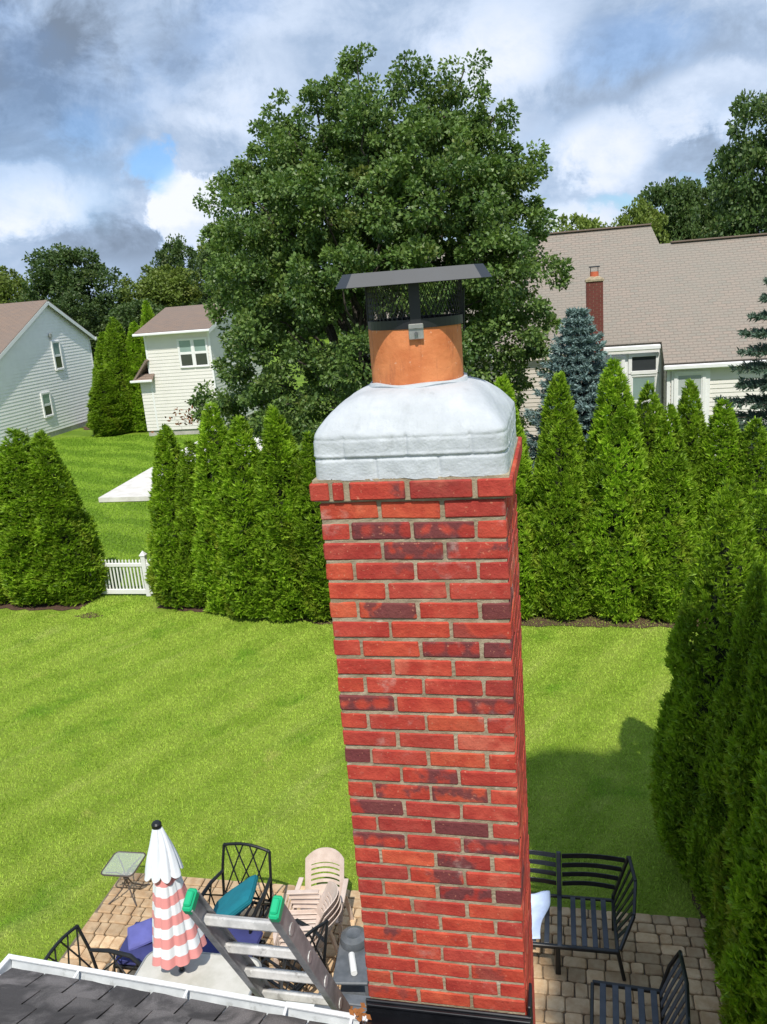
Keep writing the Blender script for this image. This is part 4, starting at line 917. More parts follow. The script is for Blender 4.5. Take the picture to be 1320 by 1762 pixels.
# one slope, cut back over the tall bay on the left; the left ridge stands higher
rpart(uvsheet('roof', [(XS, RE_Y, RE_Z), (12.5, RE_Y, RE_Z), (12.5, RYR, rz_(RYR)), (3.93, RYR, rz_(RYR)), (3.72, RYL, rz_(RYL)), (-6, RYL, rz_(RYL)), (-6, WL - 0.20, rz_(WL - 0.20)), (XS, WL - 0.20, rz_(WL - 0.20))], mROOFTAN, rh, 0.10))
rpart(uvsheet('roof', [(3.72, RYL + 6.5, rz_(RYL) - 5.2), (-6, RYL + 6.5, rz_(RYL) - 5.2), (-6, RYL, rz_(RYL) - 0.004), (3.72, RYL, rz_(RYL) - 0.004)], mROOFTAN, rh, 0.10))
rpart(uvsheet('roof', [(12.5, RYR + 5.5, rz_(RYR) - 4.4), (3.75, RYR + 5.5, rz_(RYR) - 4.4), (3.75, RYR, rz_(RYR) - 0.004), (12.5, RYR, rz_(RYR) - 0.004)], mROOFTAN, rh, 0.10))
mb = MB(); mb.bar((3.74, RYL + 0.02, rz_(RYL) + 0.03), (-6, RYL + 0.02, rz_(RYL) + 0.03), 0.26, 0.05); rpart(mb.obj('ridge_cap', mROOFBRN, rh))
mb = MB(); mb.bar((4.3, RYR + 0.02, rz_(RYR) + 0.03), (12.5, RYR + 0.02, rz_(RYR) + 0.03), 0.26, 0.05); rpart(mb.obj('ridge_cap', mROOFBRN, rh))
mb = MB(); mb.prism([(3.70, 24.0, 0), (3.70, 33.5, 0), (3.70, 33.5, 3.2), (3.70, RYR, rz_(RYR) - 0.18), (3.70, 24.0, rz_(24.0) - 0.18)], (8.6, 0, 0)); rpart(mb.obj('wall', mVINYLB, rh))
mb = MB(); mb.prism([(-5.8, WL, 0), (-5.8, 35, 0), (-5.8, 35, 3.2), (-5.8, RYL, rz_(RYL) - 0.18), (-5.8, WL, rz_(WL) - 0.18)], (9.47, 0, 0)); rpart(mb.obj('wall', mVINYLB, rh))
rpart(siding('siding', mVINYLC, rh, (3.70, 24.0, 0), (1, 0, 0), lambda z: (0, 8.6), 0.3, rz_(24.0) - 0.22, 0.135, (0, -1, 0)))
rpart(siding('siding', mVINYLB, rh, (-5.8, WL, 0), (1, 0, 0), lambda z: (0, 9.45), 0.3, rz_(WL) - 0.22, 0.135, (0, -1, 0)))
rpart(siding('siding', mVINYLB, rh, (3.70, 24.0, 0), (0, 1, 0), lambda z: (0, 0.75), 0.3, rz_(24.0) - 0.25, 0.135, (-1, 0, 0)))
mb = MB(); mb.box((XS - 0.02, RE_Y - 0.13, RE_Z - 0.20), (12.5, RE_Y - 0.01, RE_Z - 0.05), 0.03); rpart(mb.obj('gutter', mTRIM, rh))
mb = MB(); mb.box((XS, RE_Y, RE_Z - 0.16), (12.4, 23.97, RE_Z - 0.12)); rpart(mb.obj('soffit', mTRIM, rh))
mb = MB(); mb.box((-6, WL - 0.32, rz_(WL - 0.20) - 0.22), (XS - 0.03, WL - 0.21, rz_(WL - 0.20) - 0.06), 0.03); rpart(mb.obj('gutter', mTRIM, rh))
mb = MB(); mb.box((1.9, WL - 0.05, 0.3), (3.62, WL - 0.024, 3.98), 0.004); rpart(mb.obj('bay_panel', mTRIM, rh))
rpart(window(rh, (3.09, WL - 0.05, 3.53), (1, 0, 0), (0, -1, 0), 0.72, 0.44, mPANEDK, mPANEDK, sashes=1, trim=0.11))
rpart(window(rh, (3.09, WL - 0.05, 2.40), (1, 0, 0), (0, -1, 0), 0.72, 1.45, mPANET, mPANEDK, trim=0.11, split=0.45))
rpart(window(rh, (2.12, WL - 0.05, 2.75), (1, 0, 0), (0, -1, 0), 0.60, 1.9, mPANEWH, mPANEDK, trim=0.10, split=0.5))
mb = MB(); mb.box((3.83, 23.93, 1.2), (4.95, 23.965, 3.34), 0.006); rpart(mb.obj('window_surround', mTRIM, rh))
rpart(window(rh, (4.36, 23.945, 2.48), (1, 0, 0), (0, -1, 0), 0.72, 1.44, mPANEWH, mPANET, trim=0.10, split=0.52))
mb = MB(); mb.box((3.70, 23.955, 0.3), (3.80, 23.985, 3.45), 0.004); rpart(mb.obj('corner_board', mTRIM, rh))
def smallbrick():
    m, t, b = newmat('small_brick'); v = objcoord(t, False); n = noise(t, v, 3, 5)
    c = mixc(t, n, (0.115, 0.030, 0.024), (0.21, 0.058, 0.045)); t.links.new(c, b.inputs['Base Color']); b.inputs['Roughness'].default_value = 0.9; return m
mSB = smallbrick()
rc = MB(); zc_ = 0.0; g = random.Random(6)
cx0, cx1, cy0, cy1 = 1.34, 1.84, 24.20, 24.62
rc.box((cx0 + 0.008, cy0 + 0.008, 0), (cx1 - 0.008, cy1 - 0.008, 6.20))
core = rpart(rc.obj('chimney', mMORTAR, rh))
rb = MB(); z = 3.4; kk = 0
while z < 6.14:
    off = 0.0 if kk % 2 else 0.105
    for (ax, c0, c1, fix0, fix1) in ((0, cx0, cx1, cy0, cy0 + 0.06), (1, cy0, cy1, cx0, cx0 + 0.06), (1, cy0, cy1, cx1 - 0.06, cx1)):
        u = c0 - off
        while u < c1 - 0.01:
            a, b = max(u, c0) + 0.004, min(u + 0.21, c1) - 0.004
            if b - a > 0.02:
                lo = (a, fix0, z + 0.004) if ax == 0 else (fix0, a, z + 0.004); hi = (b, fix1, z + 0.064) if ax == 0 else (fix1, b, z + 0.064); rb.box(lo, hi)
            u += 0.21
    z += 0.069; kk += 1
o = rb.obj('brickwork', mSB, core); o['kind'] = 'stuff'
mb = MB(); mb.box((cx0 - 0.03, cy0 - 0.03, 6.14), (cx1 + 0.03, cy1 + 0.03, 6.22), 0.01); mb.prism([(cx0 - 0.02, cy0 - 0.02, 6.22), (cx1 + 0.02, cy0 - 0.02, 6.22), (cx1 - 0.12, cy0 + 0.1, 6.30), (cx0 + 0.12, cy0 + 0.1, 6.30)], (0, 0.3, 0)); mb.obj('crown', mMORTAR, core)
mb = MB(); mb.lathe([(0.13, 6.24), (0.13, 6.44), (0.11, 6.44)], 16, ((cx0 + cx1) / 2, (cy0 + cy1) / 2, 0)); mb.obj('flue', M('red_clay', (0.55, 0.13, 0.06), 0.8), core)
mb = MB()
for sx in (-1, 1):
    for sy in (-1, 1): mb.box(((cx0 + cx1) / 2 + sx * 0.11 - 0.008, (cy0 + cy1) / 2 + sy * 0.06 - 0.008, 6.42), ((cx0 + cx1) / 2 + sx * 0.11 + 0.008, (cy0 + cy1) / 2 + sy * 0.06 + 0.008, 6.56))
mb.box(((cx0 + cx1) / 2 - 0.16, (cy0 + cy1) / 2 - 0.16, 6.56), ((cx0 + cx1) / 2 + 0.16, (cy0 + cy1) / 2 + 0.16, 6.60), 0.01); mb.obj('cap', mCAPSTEEL, core)
mb = MB(); mb.tube([(0.78, 25.0, 4.2), (0.78, 25.0, 5.35)], 0.03, 8); rpart(mb.obj('vent_pipe', mGALV, rh))

# ---------------------------------------------------------------- concrete slab, fence, splash block
mb = MB(); mb.prism([(-15.35, 22.5, 0.02), (-11.6, 22.55, 0.02), (-11.6, 33.5, 0.02), (-16.4, 33.5, 0.02)], (0, 0, 0.16)); o = mb.obj('concrete_slab', mCONC); o['kind'] = 'structure'
fence = thing('picket_fence', 'short white vinyl picket fence panel between two hedges', 'fence', (-9.6, 13.74, 0))
for i in range(23):
    x = -0.98 + i * 0.0865; mb = MB(); mb.box((-0.019, -0.009, 0.06), (0.019, 0.009, 0.86), 0.002); mb.add([(-0.019, -0.009, 0.86), (0.019, -0.009, 0.86), (0.019, 0.009, 0.86), (-0.019, 0.009, 0.86), (0, 0, 0.90)], [(0, 1, 4), (1, 2, 4), (2, 3, 4), (3, 0, 4)])
    if i == 0: pk = mb.mesh('picket')
    link('picket', pk, mVINYL, fence, (x, 0, 0))
for z0, z1 in ((0.72, 0.80), (0.05, 0.16)):
    mb = MB(); mb.box((-1.06, -0.030, z0), (1.0, 0.030, z1), 0.006); mb.obj('rail', mVINYL, fence)
for x in (0.69, -1.12):
    mb = MB(); mb.box((x - 0.055, -0.055, 0), (x + 0.055, 0.055, 0.98), 0.006); mb.box((x - 0.07, -0.07, 0.98), (x + 0.07, 0.07, 1.01), 0.004); mb.add([(x - 0.06, -0.06, 1.01), (x + 0.06, -0.06, 1.01), (x + 0.06, 0.06, 1.01), (x - 0.06, 0.06, 1.01), (x, 0, 1.10)], [(0, 1, 4), (1, 2, 4), (2, 3, 4), (3, 0, 4)]); mb.obj('post', mVINYL, fence)
mb = MB(); mb.prism([(-26.3, 40.9, 0.02), (-25.7, 40.7, 0.02), (-25.5, 41.3, 0.02), (-26.1, 41.6, 0.02)], (0.05, 0, 0.22)); tag(mb.obj('splash_block', mCONC), 'white downspout splash block on the mulch at the far white house', 'splash block')

# ================================================================ VEGETATION
def make_arb(name_seed, h, r, n, size, pointy, tip):
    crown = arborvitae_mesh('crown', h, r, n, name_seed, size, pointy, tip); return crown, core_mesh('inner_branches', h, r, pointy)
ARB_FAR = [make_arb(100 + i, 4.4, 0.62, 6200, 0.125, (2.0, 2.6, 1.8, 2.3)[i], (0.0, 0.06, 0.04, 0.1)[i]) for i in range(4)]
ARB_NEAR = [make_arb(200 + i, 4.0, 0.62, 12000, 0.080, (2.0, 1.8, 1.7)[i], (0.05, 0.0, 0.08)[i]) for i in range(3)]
trunk_me = MB().tube([(0, 0, -0.02), (0.01, 0, 0.4), (0, 0.01, 1.2)], [0.075, 0.06, 0.05], 8).mesh('trunk')
def arb(x, y, h, r, var, label, group, near=False, rz=None):
    cm, km = (ARB_NEAR if near else ARB_FAR)[var]; H0 = 4.0 if near else 4.4
    t = thing('arborvitae', label, 'evergreen tree', (x, y, 0), random.uniform(0, 6.28) if rz is None else rz, group)
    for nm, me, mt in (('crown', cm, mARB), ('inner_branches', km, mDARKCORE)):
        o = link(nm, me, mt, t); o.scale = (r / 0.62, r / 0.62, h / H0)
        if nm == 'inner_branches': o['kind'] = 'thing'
    link('trunk', trunk_me, mBARK, t); return t
GL = 'arborvitae left of the picket fence'; GM = 'arborvitae between the fence and the chimney'; GR = 'arborvitae behind the lawn, right of the chimney'; GE = 'arborvitae along the right edge of the yard'; GF = 'tall arborvitae between the far houses'
arb(-12.55, 13.75, 3.55, 0.80, 0, 'arborvitae at the far left edge of the picture, cut off by it', GL)
arb(-11.45, 13.62, 3.98, 0.80, 1, 'tallest of the arborvitae left of the fence, below the white gable house', GL)
arb(-10.80, 13.60, 3.90, 0.72, 2, 'arborvitae touching the left end of the white picket fence', GL)
arb(-7.78, 13.45, 3.92, 0.64, 2, 'narrow pointed arborvitae touching the right end of the picket fence', GM)
arb(-7.15, 13.35, 3.60, 0.55, 1, 'short arborvitae second from the right end of the picket fence', GM)
arb(-6.50, 13.10, 4.38, 0.66, 0, 'tall arborvitae in front of the cream house, its tip on the house wall', GM)
arb(-5.92, 12.85, 4.10, 0.66, 3, 'broad arborvitae left of the big tree\'s trunk, behind the umbrella', GM)
arb(-5.05, 12.80, 4.28, 0.70, 2, 'pointed arborvitae next but one to the chimney on its left', GM)
arb(-4.35, 12.80, 3.75, 0.62, 1, 'lower arborvitae just left of the chimney shaft', GM)
arb(-3.4, 12.85, 4.0, 0.66, 0, 'arborvitae behind the chimney, leftmost of the three it hides', 'arborvitae behind the chimney')
arb(-2.4, 12.85, 4.1, 0.66, 3, 'arborvitae behind the middle of the chimney shaft', 'arborvitae behind the chimney')
arb(-1.4, 12.85, 4.2, 0.64, 1, 'arborvitae behind the chimney, rightmost of the three it hides', 'arborvitae behind the chimney')
arb(-0.52, 12.90, 4.62, 0.60, 2, 'slim arborvitae half hidden by the right side of the chimney', GR)
arb(0.46, 12.90, 4.62, 0.60, 0, 'tall arborvitae in front of the blue spruce, first clear of the chimney', GR)
arb(1.50, 12.90, 4.78, 0.62, 3, 'tallest arborvitae right of the chimney, below the small brick chimney', GR)
arb(2.05, 13.30, 4.30, 0.52, 1, 'arborvitae in front of the tall bay window', GR)
arb(2.38, 12.85, 3.95, 0.55, 2, 'short arborvitae between the two windows of the tan-roofed house', GR)
arb(2.80, 13.30, 4.32, 0.52, 0, 'pointed arborvitae in front of the white double-hung window', GR)
arb(3.42, 13.20, 3.95, 0.60, 3, 'arborvitae left of the dark spruce, in front of the beige siding', GR)
arb(3.85, 13.05, 3.62, 0.55, 1, 'rounded lower arborvitae beneath the dark spruce branches', GR)
arb(4.45, 13.2, 3.5, 0.55, 2, 'arborvitae at the right end of the back row, under the dark spruce', GR)
arb(3.05, 8.6, 3.42, 0.50, 1, 'narrow arborvitae peeping out right behind the sunlit broad one of the side row', GE)
arb(2.08, 5.75, 4.3, 0.60, 0, 'broad side row arborvitae farthest along the yard edge, its top sunlit', GE, True)
arb(2.14, 4.85, 3.75, 0.42, 1, 'slim side row arborvitae squeezed between two broad ones beyond the armchair', GE, True)
arb(2.28, 4.12, 4.5, 0.54, 2, 'side row arborvitae behind the back of the slatted armchair', GE, True)
arb(2.30, 3.15, 4.5, 0.58, 0, 'side row arborvitae beside the slatted armchair', GE, True)
arb(2.32, 2.20, 4.5, 0.60, 1, 'nearest arborvitae at the lower right corner of the picture', GE, True)
for i, (x, y, h, r, lab) in enumerate([(-23.6, 38.6, 5.3, 0.95, 'leftmost tall arborvitae against the white gable house'), (-22.55, 38.2, 6.0, 0.95, 'middle tall arborvitae in the gap between the far houses'),
                                       (-21.55, 38.4, 5.7, 0.95, 'tall arborvitae against the cream house wall'), (-21.3, 39.8, 6.7, 0.8, 'tallest arborvitae rising behind the others beside the cream house roof'), (-23.3, 37.4, 3.4, 1.0, 'low dark arborvitae at the corner of the white gable house')]):
    arb(x, y, h, r, i % 4, lab, GF)

# --- the big tree in the middle
def big_tree():
    g = np.random.default_rng(77); bx, by = -4.35, 19.2
    t = thing('pear_tree', 'huge green pear tree rising behind the chimney in the middle of the picture', 'tree', (bx, by, 0))
    lob = []
    # upright leaders: (x offset, y offset, top z, radius)
    lead = [(0.15, 0.0, 12.25, 0.62), (1.35, 0.2, 12.15, 0.62), (-0.9, -0.2, 11.85, 0.66), (2.75, 0.1, 11.75, 0.62), (-2.0, 0.0, 11.4, 0.55), (-2.7, 0.3, 10.85, 0.55), (3.45, -0.2, 10.6, 0.62), (4.05, 0.1, 9.9, 0.55), (-3.3, -0.1, 9.9, 0.6),
            (0.6, -1.2, 11.2, 0.8), (-1.4, -1.2, 10.6, 0.8), (2.0, -1.1, 10.8, 0.8), (-0.4, 1.2, 11.2, 0.9), (1.8, 1.2, 11.0, 0.9), (-2.6, 1.0, 10.0, 0.8), (3.2, 1.0, 9.8, 0.8)]
    for x, y, zt, r in lead:
        lob.append((x, y, zt - 0.55, r * 0.72, r * 0.72, 0.50)); lob.append((x * 0.99, y, zt - 1.35, r * 1.0, r * 1.0, 0.80)); lob.append((x * 0.95, y, zt - 2.5, r * 1.1, r * 1.1, 0.95)); lob.append((x * 0.88, y * 0.9, zt - 3.9, r * 1.15, r * 1.15, 1.05))
    ring = [(-3.35, -0.2, 8.9, 0.8), (-3.5, 0.0, 7.9, 0.85), (-3.6, -0.5, 6.9, 0.85), (-3.2, -0.8, 6.0, 0.8), (-2.9, -1.2, 5.0, 0.9), (-3.9, -0.6, 4.3, 0.8), (-4.5, -0.2, 3.6, 0.7), (-2.6, -1.7, 6.9, 0.95), (-2.2, -1.9, 8.3, 0.9), (-1.8, -2.4, 5.6, 1.0), (-2.2, -2.2, 3.8, 0.95), (-0.6, -2.2, 8.6, 0.95), (-0.3, -2.7, 6.8, 1.0),
            (0.2, -2.7, 4.8, 1.0), (1.2, -2.2, 8.4, 1.0), (1.7, -2.5, 6.5, 1.0), (2.1, -2.3, 4.7, 1.0), (2.8, -1.6, 8.6, 0.9), (3.4, -1.4, 6.9, 0.95), (3.7, -1.1, 5.2, 1.0), (3.55, 0.0, 8.8, 0.8), (4.1, 0.0, 7.5, 0.75), (4.25, -0.2, 6.3, 0.75), (4.1, -0.3, 5.0, 0.8), (3.8, -0.4, 3.9, 0.8), (0.0, 0.0, 8.6, 1.2), (0.3, 0.3, 10.2, 0.9), (-1.3, 0.3, 9.9, 0.9), (1.9, 0.3, 9.9, 0.95), (-1.6, 0.6, 8.2, 1.1), (1.7, 0.6, 8.4, 1.1), (-2.4, 0.8, 6.8, 1.1), (2.8, 0.8, 6.6, 1.2),
            (0.0, 1.8, 7.0, 1.4), (-1.9, 1.6, 5.4, 1.2), (2.2, 2.0, 5.4, 1.3), (-3.4, 0.0, 3.2, 0.85), (-1.0, -2.4, 3.2, 0.95), (2.4, -1.5, 3.3, 0.95), (3.4, 0.4, 3.2, 0.85), (-2.0, 0.5, 4.2, 1.1), (-1.0, 0, 3.6, 1.1), (0.5, 0, 4.0, 1.2), (2.0, 0, 4.0, 1.1), (-2.6, -0.6, 3.2, 0.8), (1.0, -1.8, 3.3, 0.9)]
    for x, y, z, r in ring: lob.append((x, y, z, r * 1.05, r * 1.0, r * 0.85))
    me, cs = broadleaf('crown', lob, 2050, 130, 0.102, 31, 0.31)
    link('crown', me, mPEAR, t)
    tr = MB(); tr.tube([(0, 0, -0.05), (0.04, 0, 0.8), (0.0, 0.02, 2.0), (0.05, 0, 3.4)], [0.30, 0.23, 0.20, 0.17], 12); tr.obj('trunk', mBARK, t, smooth=True)
    lb = MB()
    for x, y, zt, r in lead: limb(lb, (0.05 + 0.02 * x, 0.02 * y, 2.4 + 0.1 * abs(x)), (x, y, zt - 0.4), 0.085, 0.015, g, 8, 0.05)
    for x, y, z, r in ring[:24]: limb(lb, (0.05, 0, 2.2 + 0.35 * max(z - 4, 0)), (x * 0.9, y * 0.9, z), 0.06, 0.012, g, 6, 0.06)
    lb.obj('limbs', mBARK, t)
    # one branch with withered leaves, low on the left
    V = []; P = np.array([-5.55, -0.2, 3.35]) + g.normal(0, 1, (70, 3)) * np.array([0.28, 0.15, 0.17]); A = unit(g.normal(0, 1, (70, 3)) + np.array([0, 0, -0.6]))
    o = link('withered_branch', quadmesh('withered_branch', leaves(P, A, 0.13, 0.06, g)), mLEAFDRY, t)
big_tree()

# --- background trees: three crowns, reused
def lobes_for(seed, H, Rr, base=0.22, n=22):
    g = random.Random(seed); L = []
    for i in range(n):
        u = g.uniform(0, 1); z = H * (base + (0.90 - base) * u); rr = Rr * math.sin(math.pi * min(1, 0.18 + 0.80 * u)) ** 0.7 * 0.72; a = g.uniform(0, 6.28)
        q = g.uniform(0.16, 0.26) * H * 0.55 + 0.2; L.append((rr * math.cos(a), rr * math.sin(a), z, q * 1.25, q * 1.25, q))
    L.append((0, 0, H * 0.5, Rr * 0.55, Rr * 0.55, H * 0.27)); return L
BGM = []
for i in range(3): BGM.append(broadleaf('crown', lobes_for(50 + i, 10.0, 3.6), 420, 75, 0.22, 60 + i, 0.56)[0])
BGM.append(broadleaf('crown', lobes_for(58, 10.0, 3.2, 0.2, 18), 420, 90, 0.17, 69, 0.46)[0])    # open, airy crown
bgt = MB().tube([(0, 0, -0.1), (0.05, 0, 2.0), (0, 0.05, 4.6), (0.1, 0, 7.0)], [0.26, 0.2, 0.14, 0.05], 8); gg = np.random.default_rng(4)
for i in range(7): a = i * 0.9; limb(bgt, (0, 0, 2.2 + 0.4 * i), (2.0 * math.cos(a), 2.0 * math.sin(a), 5.0 + 0.5 * i), 0.08, 0.02, gg, 4)
bgt_me = bgt.mesh('trunk')
def bgtree(name, x, y, h, w, var, mat, label, group):
    t = thing(name, label, 'tree', (x, y, 0), random.uniform(0, 6.28), group); s = h / 10.0
    o = bpy.data.objects.new('crown', BGM[var]); COL.objects.link(o); o.parent = t; o.scale = (w / 7.2, w / 7.2, s)
    if len(BGM[var].materials) == 0: BGM[var].materials.append(mBGLEAF)
    o.material_slots[0].link = 'OBJECT'; o.material_slots[0].material = mat
    link('trunk', bgt_me, mBARK, t).scale = (s, s, s); return t
GB = 'trees behind the left houses'; GC = 'trees behind the tan roof'
bgtree('round_tree', -38.2, 60, 11.4, 8.6, 0, mBGLEAF, 'big round dark green tree behind the white gable house', GB)
bgtree('broad_tree', -31.5, 62, 9.6, 8.0, 1, mBGLIGHT, 'pale green bushy tree above the cream house\'s roof', GB)
bgtree('tall_tree', -33.2, 70, 11.9, 6.0, 2, mBGLEAF, 'tall bluish-dark tree peeping between the round dark and the pale green tree', GB)
bgtree('tall_tree', -27.6, 66, 11.3, 6.4, 0, mBGLIGHT, 'tree touching the left edge of the big pear crown', GB)
bgtree('tall_tree', -25.0, 60, 10.2, 6.0, 2, mBGLEAF, 'dark tree right behind the cream house\'s gable', GB)
bgtree('tree', -49.5, 66, 11.0, 7.0, 1, mBGLIGHT, 'small yellowish treetop over the brown roof at the left edge', GB)
bgtree('dark_tree', -34.8, 55, 7.6, 6.4, 2, mBGLEAF, 'low dark tree in the gap beneath the big round tree', GB)
bgtree('dark_tree', -29.5, 54, 6.8, 6.0, 0, mBGLEAF, 'low dark tree beside the tall arborvitae and the cream house', GB)
bgtree('bright_tree', 1.4, 46, 9.4, 5.2, 1, mBGLIGHT, 'bright green treetop over the high ridge beside the pear tree', GC)
bgtree('bright_tree', 4.6, 47, 9.6, 4.6, 2, mBGLIGHT, 'bright green treetop above the step in the ridge', GC)
bgtree('dark_tree', 7.2, 54, 11.2, 5.6, 0, mBGLEAF, 'dark tree directly right of the step in the tan ridge', GC)
bgtree('dark_tree', 10.0, 56, 11.4, 6.0, 1, mBGLEAF, 'dark tree below the tall airy tree at the right edge', GC)
bgtree('airy_tree', 12.3, 47, 15.6, 8.0, 3, mBGLEAF, 'tall airy tree reaching high at the right edge', GC)
bgtree('airy_tree', 15.5, 48, 14.5, 7.0, 0, mBGLEAF, 'tree at the right edge behind the tall airy one', GC)
# far woods closing the horizon
def woods():
    g = np.random.default_rng(91); V = []; T = []; n = 900
    for i in range(n):
        an = R(-62 + 92 * (i + g.uniform(0, 1)) / n); d = g.uniform(120, 165); cx, cy = math.sin(an) * d, math.cos(an) * d; h = g.uniform(4.5, 8.0)
        k = 70; dd = unit(g.normal(size=(k, 3))); P = np.array([cx, cy, h * 0.55]) + dd * np.array([3.0, 3.0, h * 0.5]) * (g.uniform(0.3, 1, k) ** 0.4)[:, None]
        V.append(leaves(P, unit(dd + g.normal(0, 0.7, (k, 3))), g.uniform(0.8, 1.4, k), 0.7, g)); b = g.uniform(0.2, 0.7); T.append(np.stack([np.clip(b + g.normal(0, 0.2, k), 0, 1), np.zeros(k)], 1))
    o = link('far_woods', quadmesh('far_woods', np.concatenate(V), np.concatenate(T)), mBGLEAF); tag(o, 'distant band of dark woods along the horizon', 'woods', kind='stuff')
woods()
# spruces
def spruce(name, x, y, h, r, seed, mat, label, whorls, per, droop, needle, dens, z0=0.0):
    t = thing(name, label, 'spruce', (x, y, 0)); me, tw = spruce_mesh('crown', h, r, seed, whorls, per, droop, needle, dens); link('crown', me, mat, t)
    tw.obj('branches', mBARK, t); MB().tube([(0, 0, -0.05), (0, 0, h * 0.5), (0, 0, h * 0.97)], [0.14, 0.08, 0.012], 8).obj('trunk', mBARK, t)
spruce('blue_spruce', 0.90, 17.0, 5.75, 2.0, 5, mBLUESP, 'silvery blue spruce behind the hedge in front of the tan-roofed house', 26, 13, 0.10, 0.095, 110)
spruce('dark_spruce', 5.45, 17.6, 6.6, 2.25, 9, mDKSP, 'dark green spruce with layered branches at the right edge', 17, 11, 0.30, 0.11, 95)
# unseen tree behind the camera, added to cast the shade over the bench
def shade_caster_tree():
    """its crown is drawn out along the slope of the sun; the lobes are listed by where their shade meets the ground"""
    t = thing('shade_caster_tree', 'unseen leafy tree beside the house, added to cast shade over the bench', 'tree', (5.0, -8.6, 0))
    g = random.Random(12); L = []
    for gx, gy, q in ((1.75, 4.6, 1.0), (1.45, 5.75, 1.05), (0.80, 6.65, 0.75), (0.15, 6.95, 0.55), (2.2, 4.2, 0.8), (1.25, 3.75, 0.62), (1.0, 4.9, 0.55), (1.9, 3.6, 0.7)):
        for k in range(2):
            z = 19.0 + g.uniform(-1.6, 1.6); f = z / sdir.z
            L.append((gx + sdir.x * f - 5.0, gy + sdir.y * f + 8.6, z, q, q, q * 0.85))
    me, cs = broadleaf('crown', L, 640, 95, 0.22, 13, 0.42); link('crown', me, mBGLEAF, t)
    mb = MB().tube([(0, 0, -0.1), (0.1, 0, 6.0), (0, 0.05, 13.6), (0.05, 0, 18.5)], [0.42, 0.34, 0.22, 0.05], 10); g2 = np.random.default_rng(3)
    mb.obj('trunk', mBARK, t, smooth=True); lb = MB()
    for l in L[::2]: limb(lb, (0, 0, 12.0 + g.uniform(0, 3)), (l[0], l[1], l[2]), 0.10, 0.03, g2, 5)
    lb.obj('limbs', mBARK, t)
shade_caster_tree()

# ================================================================ PATIO THINGS
def arcpts(a, b, sag, n=8, d=(0, 0, 1)):
    a = Vector(a); b = Vector(b); d = Vector(d); return [a.lerp(b, i / n) + d * (sag * math.sin(math.pi * i / n)) for i in range(n + 1)]
# --- lattice-back dining chair (faces -y at rz = 0)
def lattice_chair(label, loc, rz, group):
    t = thing('lattice_chair', label, 'patio chair', loc, rz, group); w, d = 0.27, 0.26
    # back: two curved posts, arched top rail
    def post(s): return [(s * w, d, 0.02), (s * w, d - 0.02, 0.42), (s * (w + 0.005), d + 0.03, 0.70), (s * (w - 0.01), d + 0.10, 0.96)]
    bf = MB()
    for s in (-1, 1): bf.tube(post(s), 0.015, 7)
    bf.tube(arcpts((-w + 0.01, d + 0.10, 0.96), (w - 0.01, d + 0.10, 0.96), 0.045), 0.016, 7); bf.tube([(-w, d - 0.015, 0.46), (w, d - 0.015, 0.46)], 0.012, 6)
    back = bf.obj('back_frame', mBLACKAL, t, smooth=True)
    for x0, x1 in ((-0.25, -0.04), (-0.04, -0.25), (0.25, 0.04), (0.04, 0.25), (0.13, -0.13), (-0.13, 0.13)):
        m = MB(); m.tube([(x0, d - 0.012, 0.47), ((x0 + x1) / 2, d + 0.035, 0.73), (x1, d + 0.10, 0.985)], 0.0085, 5); m.obj('lattice_bar', mBLACKAL, back)
    for s in (-1, 1):
        m = MB(); m.tube([(s * w, d + 0.03, 0.70), (s * (w + 0.035), 0.10, 0.70), (s * (w + 0.045), -0.12, 0.68), (s * (w + 0.03), -0.24, 0.60), (s * (w + 0.01), -0.27, 0.40)], [0.017, 0.02, 0.021, 0.018, 0.014], 7)
        arm = m.obj('arm', mBLACKAL, t, smooth=True)
        for (a, b) in (((s * w, 0.22, 0.45), (s * (w + 0.04), -0.05, 0.68)), ((s * w, -0.10, 0.45), (s * (w + 0.04), 0.12, 0.69)), ((s * w, -0.02, 0.44), (s * (w + 0.04), -0.20, 0.62)), ((s * w, 0.06, 0.44), (s * (w + 0.04), 0.05, 0.69))):
            m = MB(); m.tube([a, b], 0.008, 5); m.obj('lattice_bar', mBLACKAL, arm)
        m = MB(); m.tube([(s * (w + 0.01), -0.27, 0.41), (s * (w + 0.015), -0.30, 0.0)], 0.015, 7); m.obj('leg', mBLACKAL, t)
        m = MB(); m.tube([(s * w, d - 0.02, 0.42), (s * (w + 0.005), d + 0.10, 0.0)], 0.015, 7); m.obj('leg', mBLACKAL, t)
    m = MB(); m.box((-w, -0.27, 0.395), (w, -0.245, 0.425), 0.006); m.box((-w, d - 0.035, 0.395), (w, d - 0.01, 0.425), 0.006)
    for s in (-1, 1): m.box((s * w - 0.012, -0.25, 0.395), (s * w + 0.012, d - 0.02, 0.425), 0.006)
    m.obj('seat_frame', mBLACKAL, t)
    for i in range(7):
        x = -0.225 + i * 0.075; m = MB(); m.box((x - 0.014, -0.25, 0.412), (x + 0.014, d - 0.02, 0.424), 0.003); m.obj('seat_slat', mBLACKAL, t)
    return t
GCH = 'black lattice-back chairs round the table'
lattice_chair('black lattice-back chair left of the umbrella, its curved arm above the gutter', (-3.62, 2.72, 0.052), R(84), GCH)
lattice_chair('black lattice-back chair at the lawn edge holding the teal cushion', (-2.80, 3.86, 0.052), R(-6), GCH)
lattice_chair('black lattice chair seen through the rungs of the ladder', (-2.10, 3.28, 0.052), R(-118), GCH)
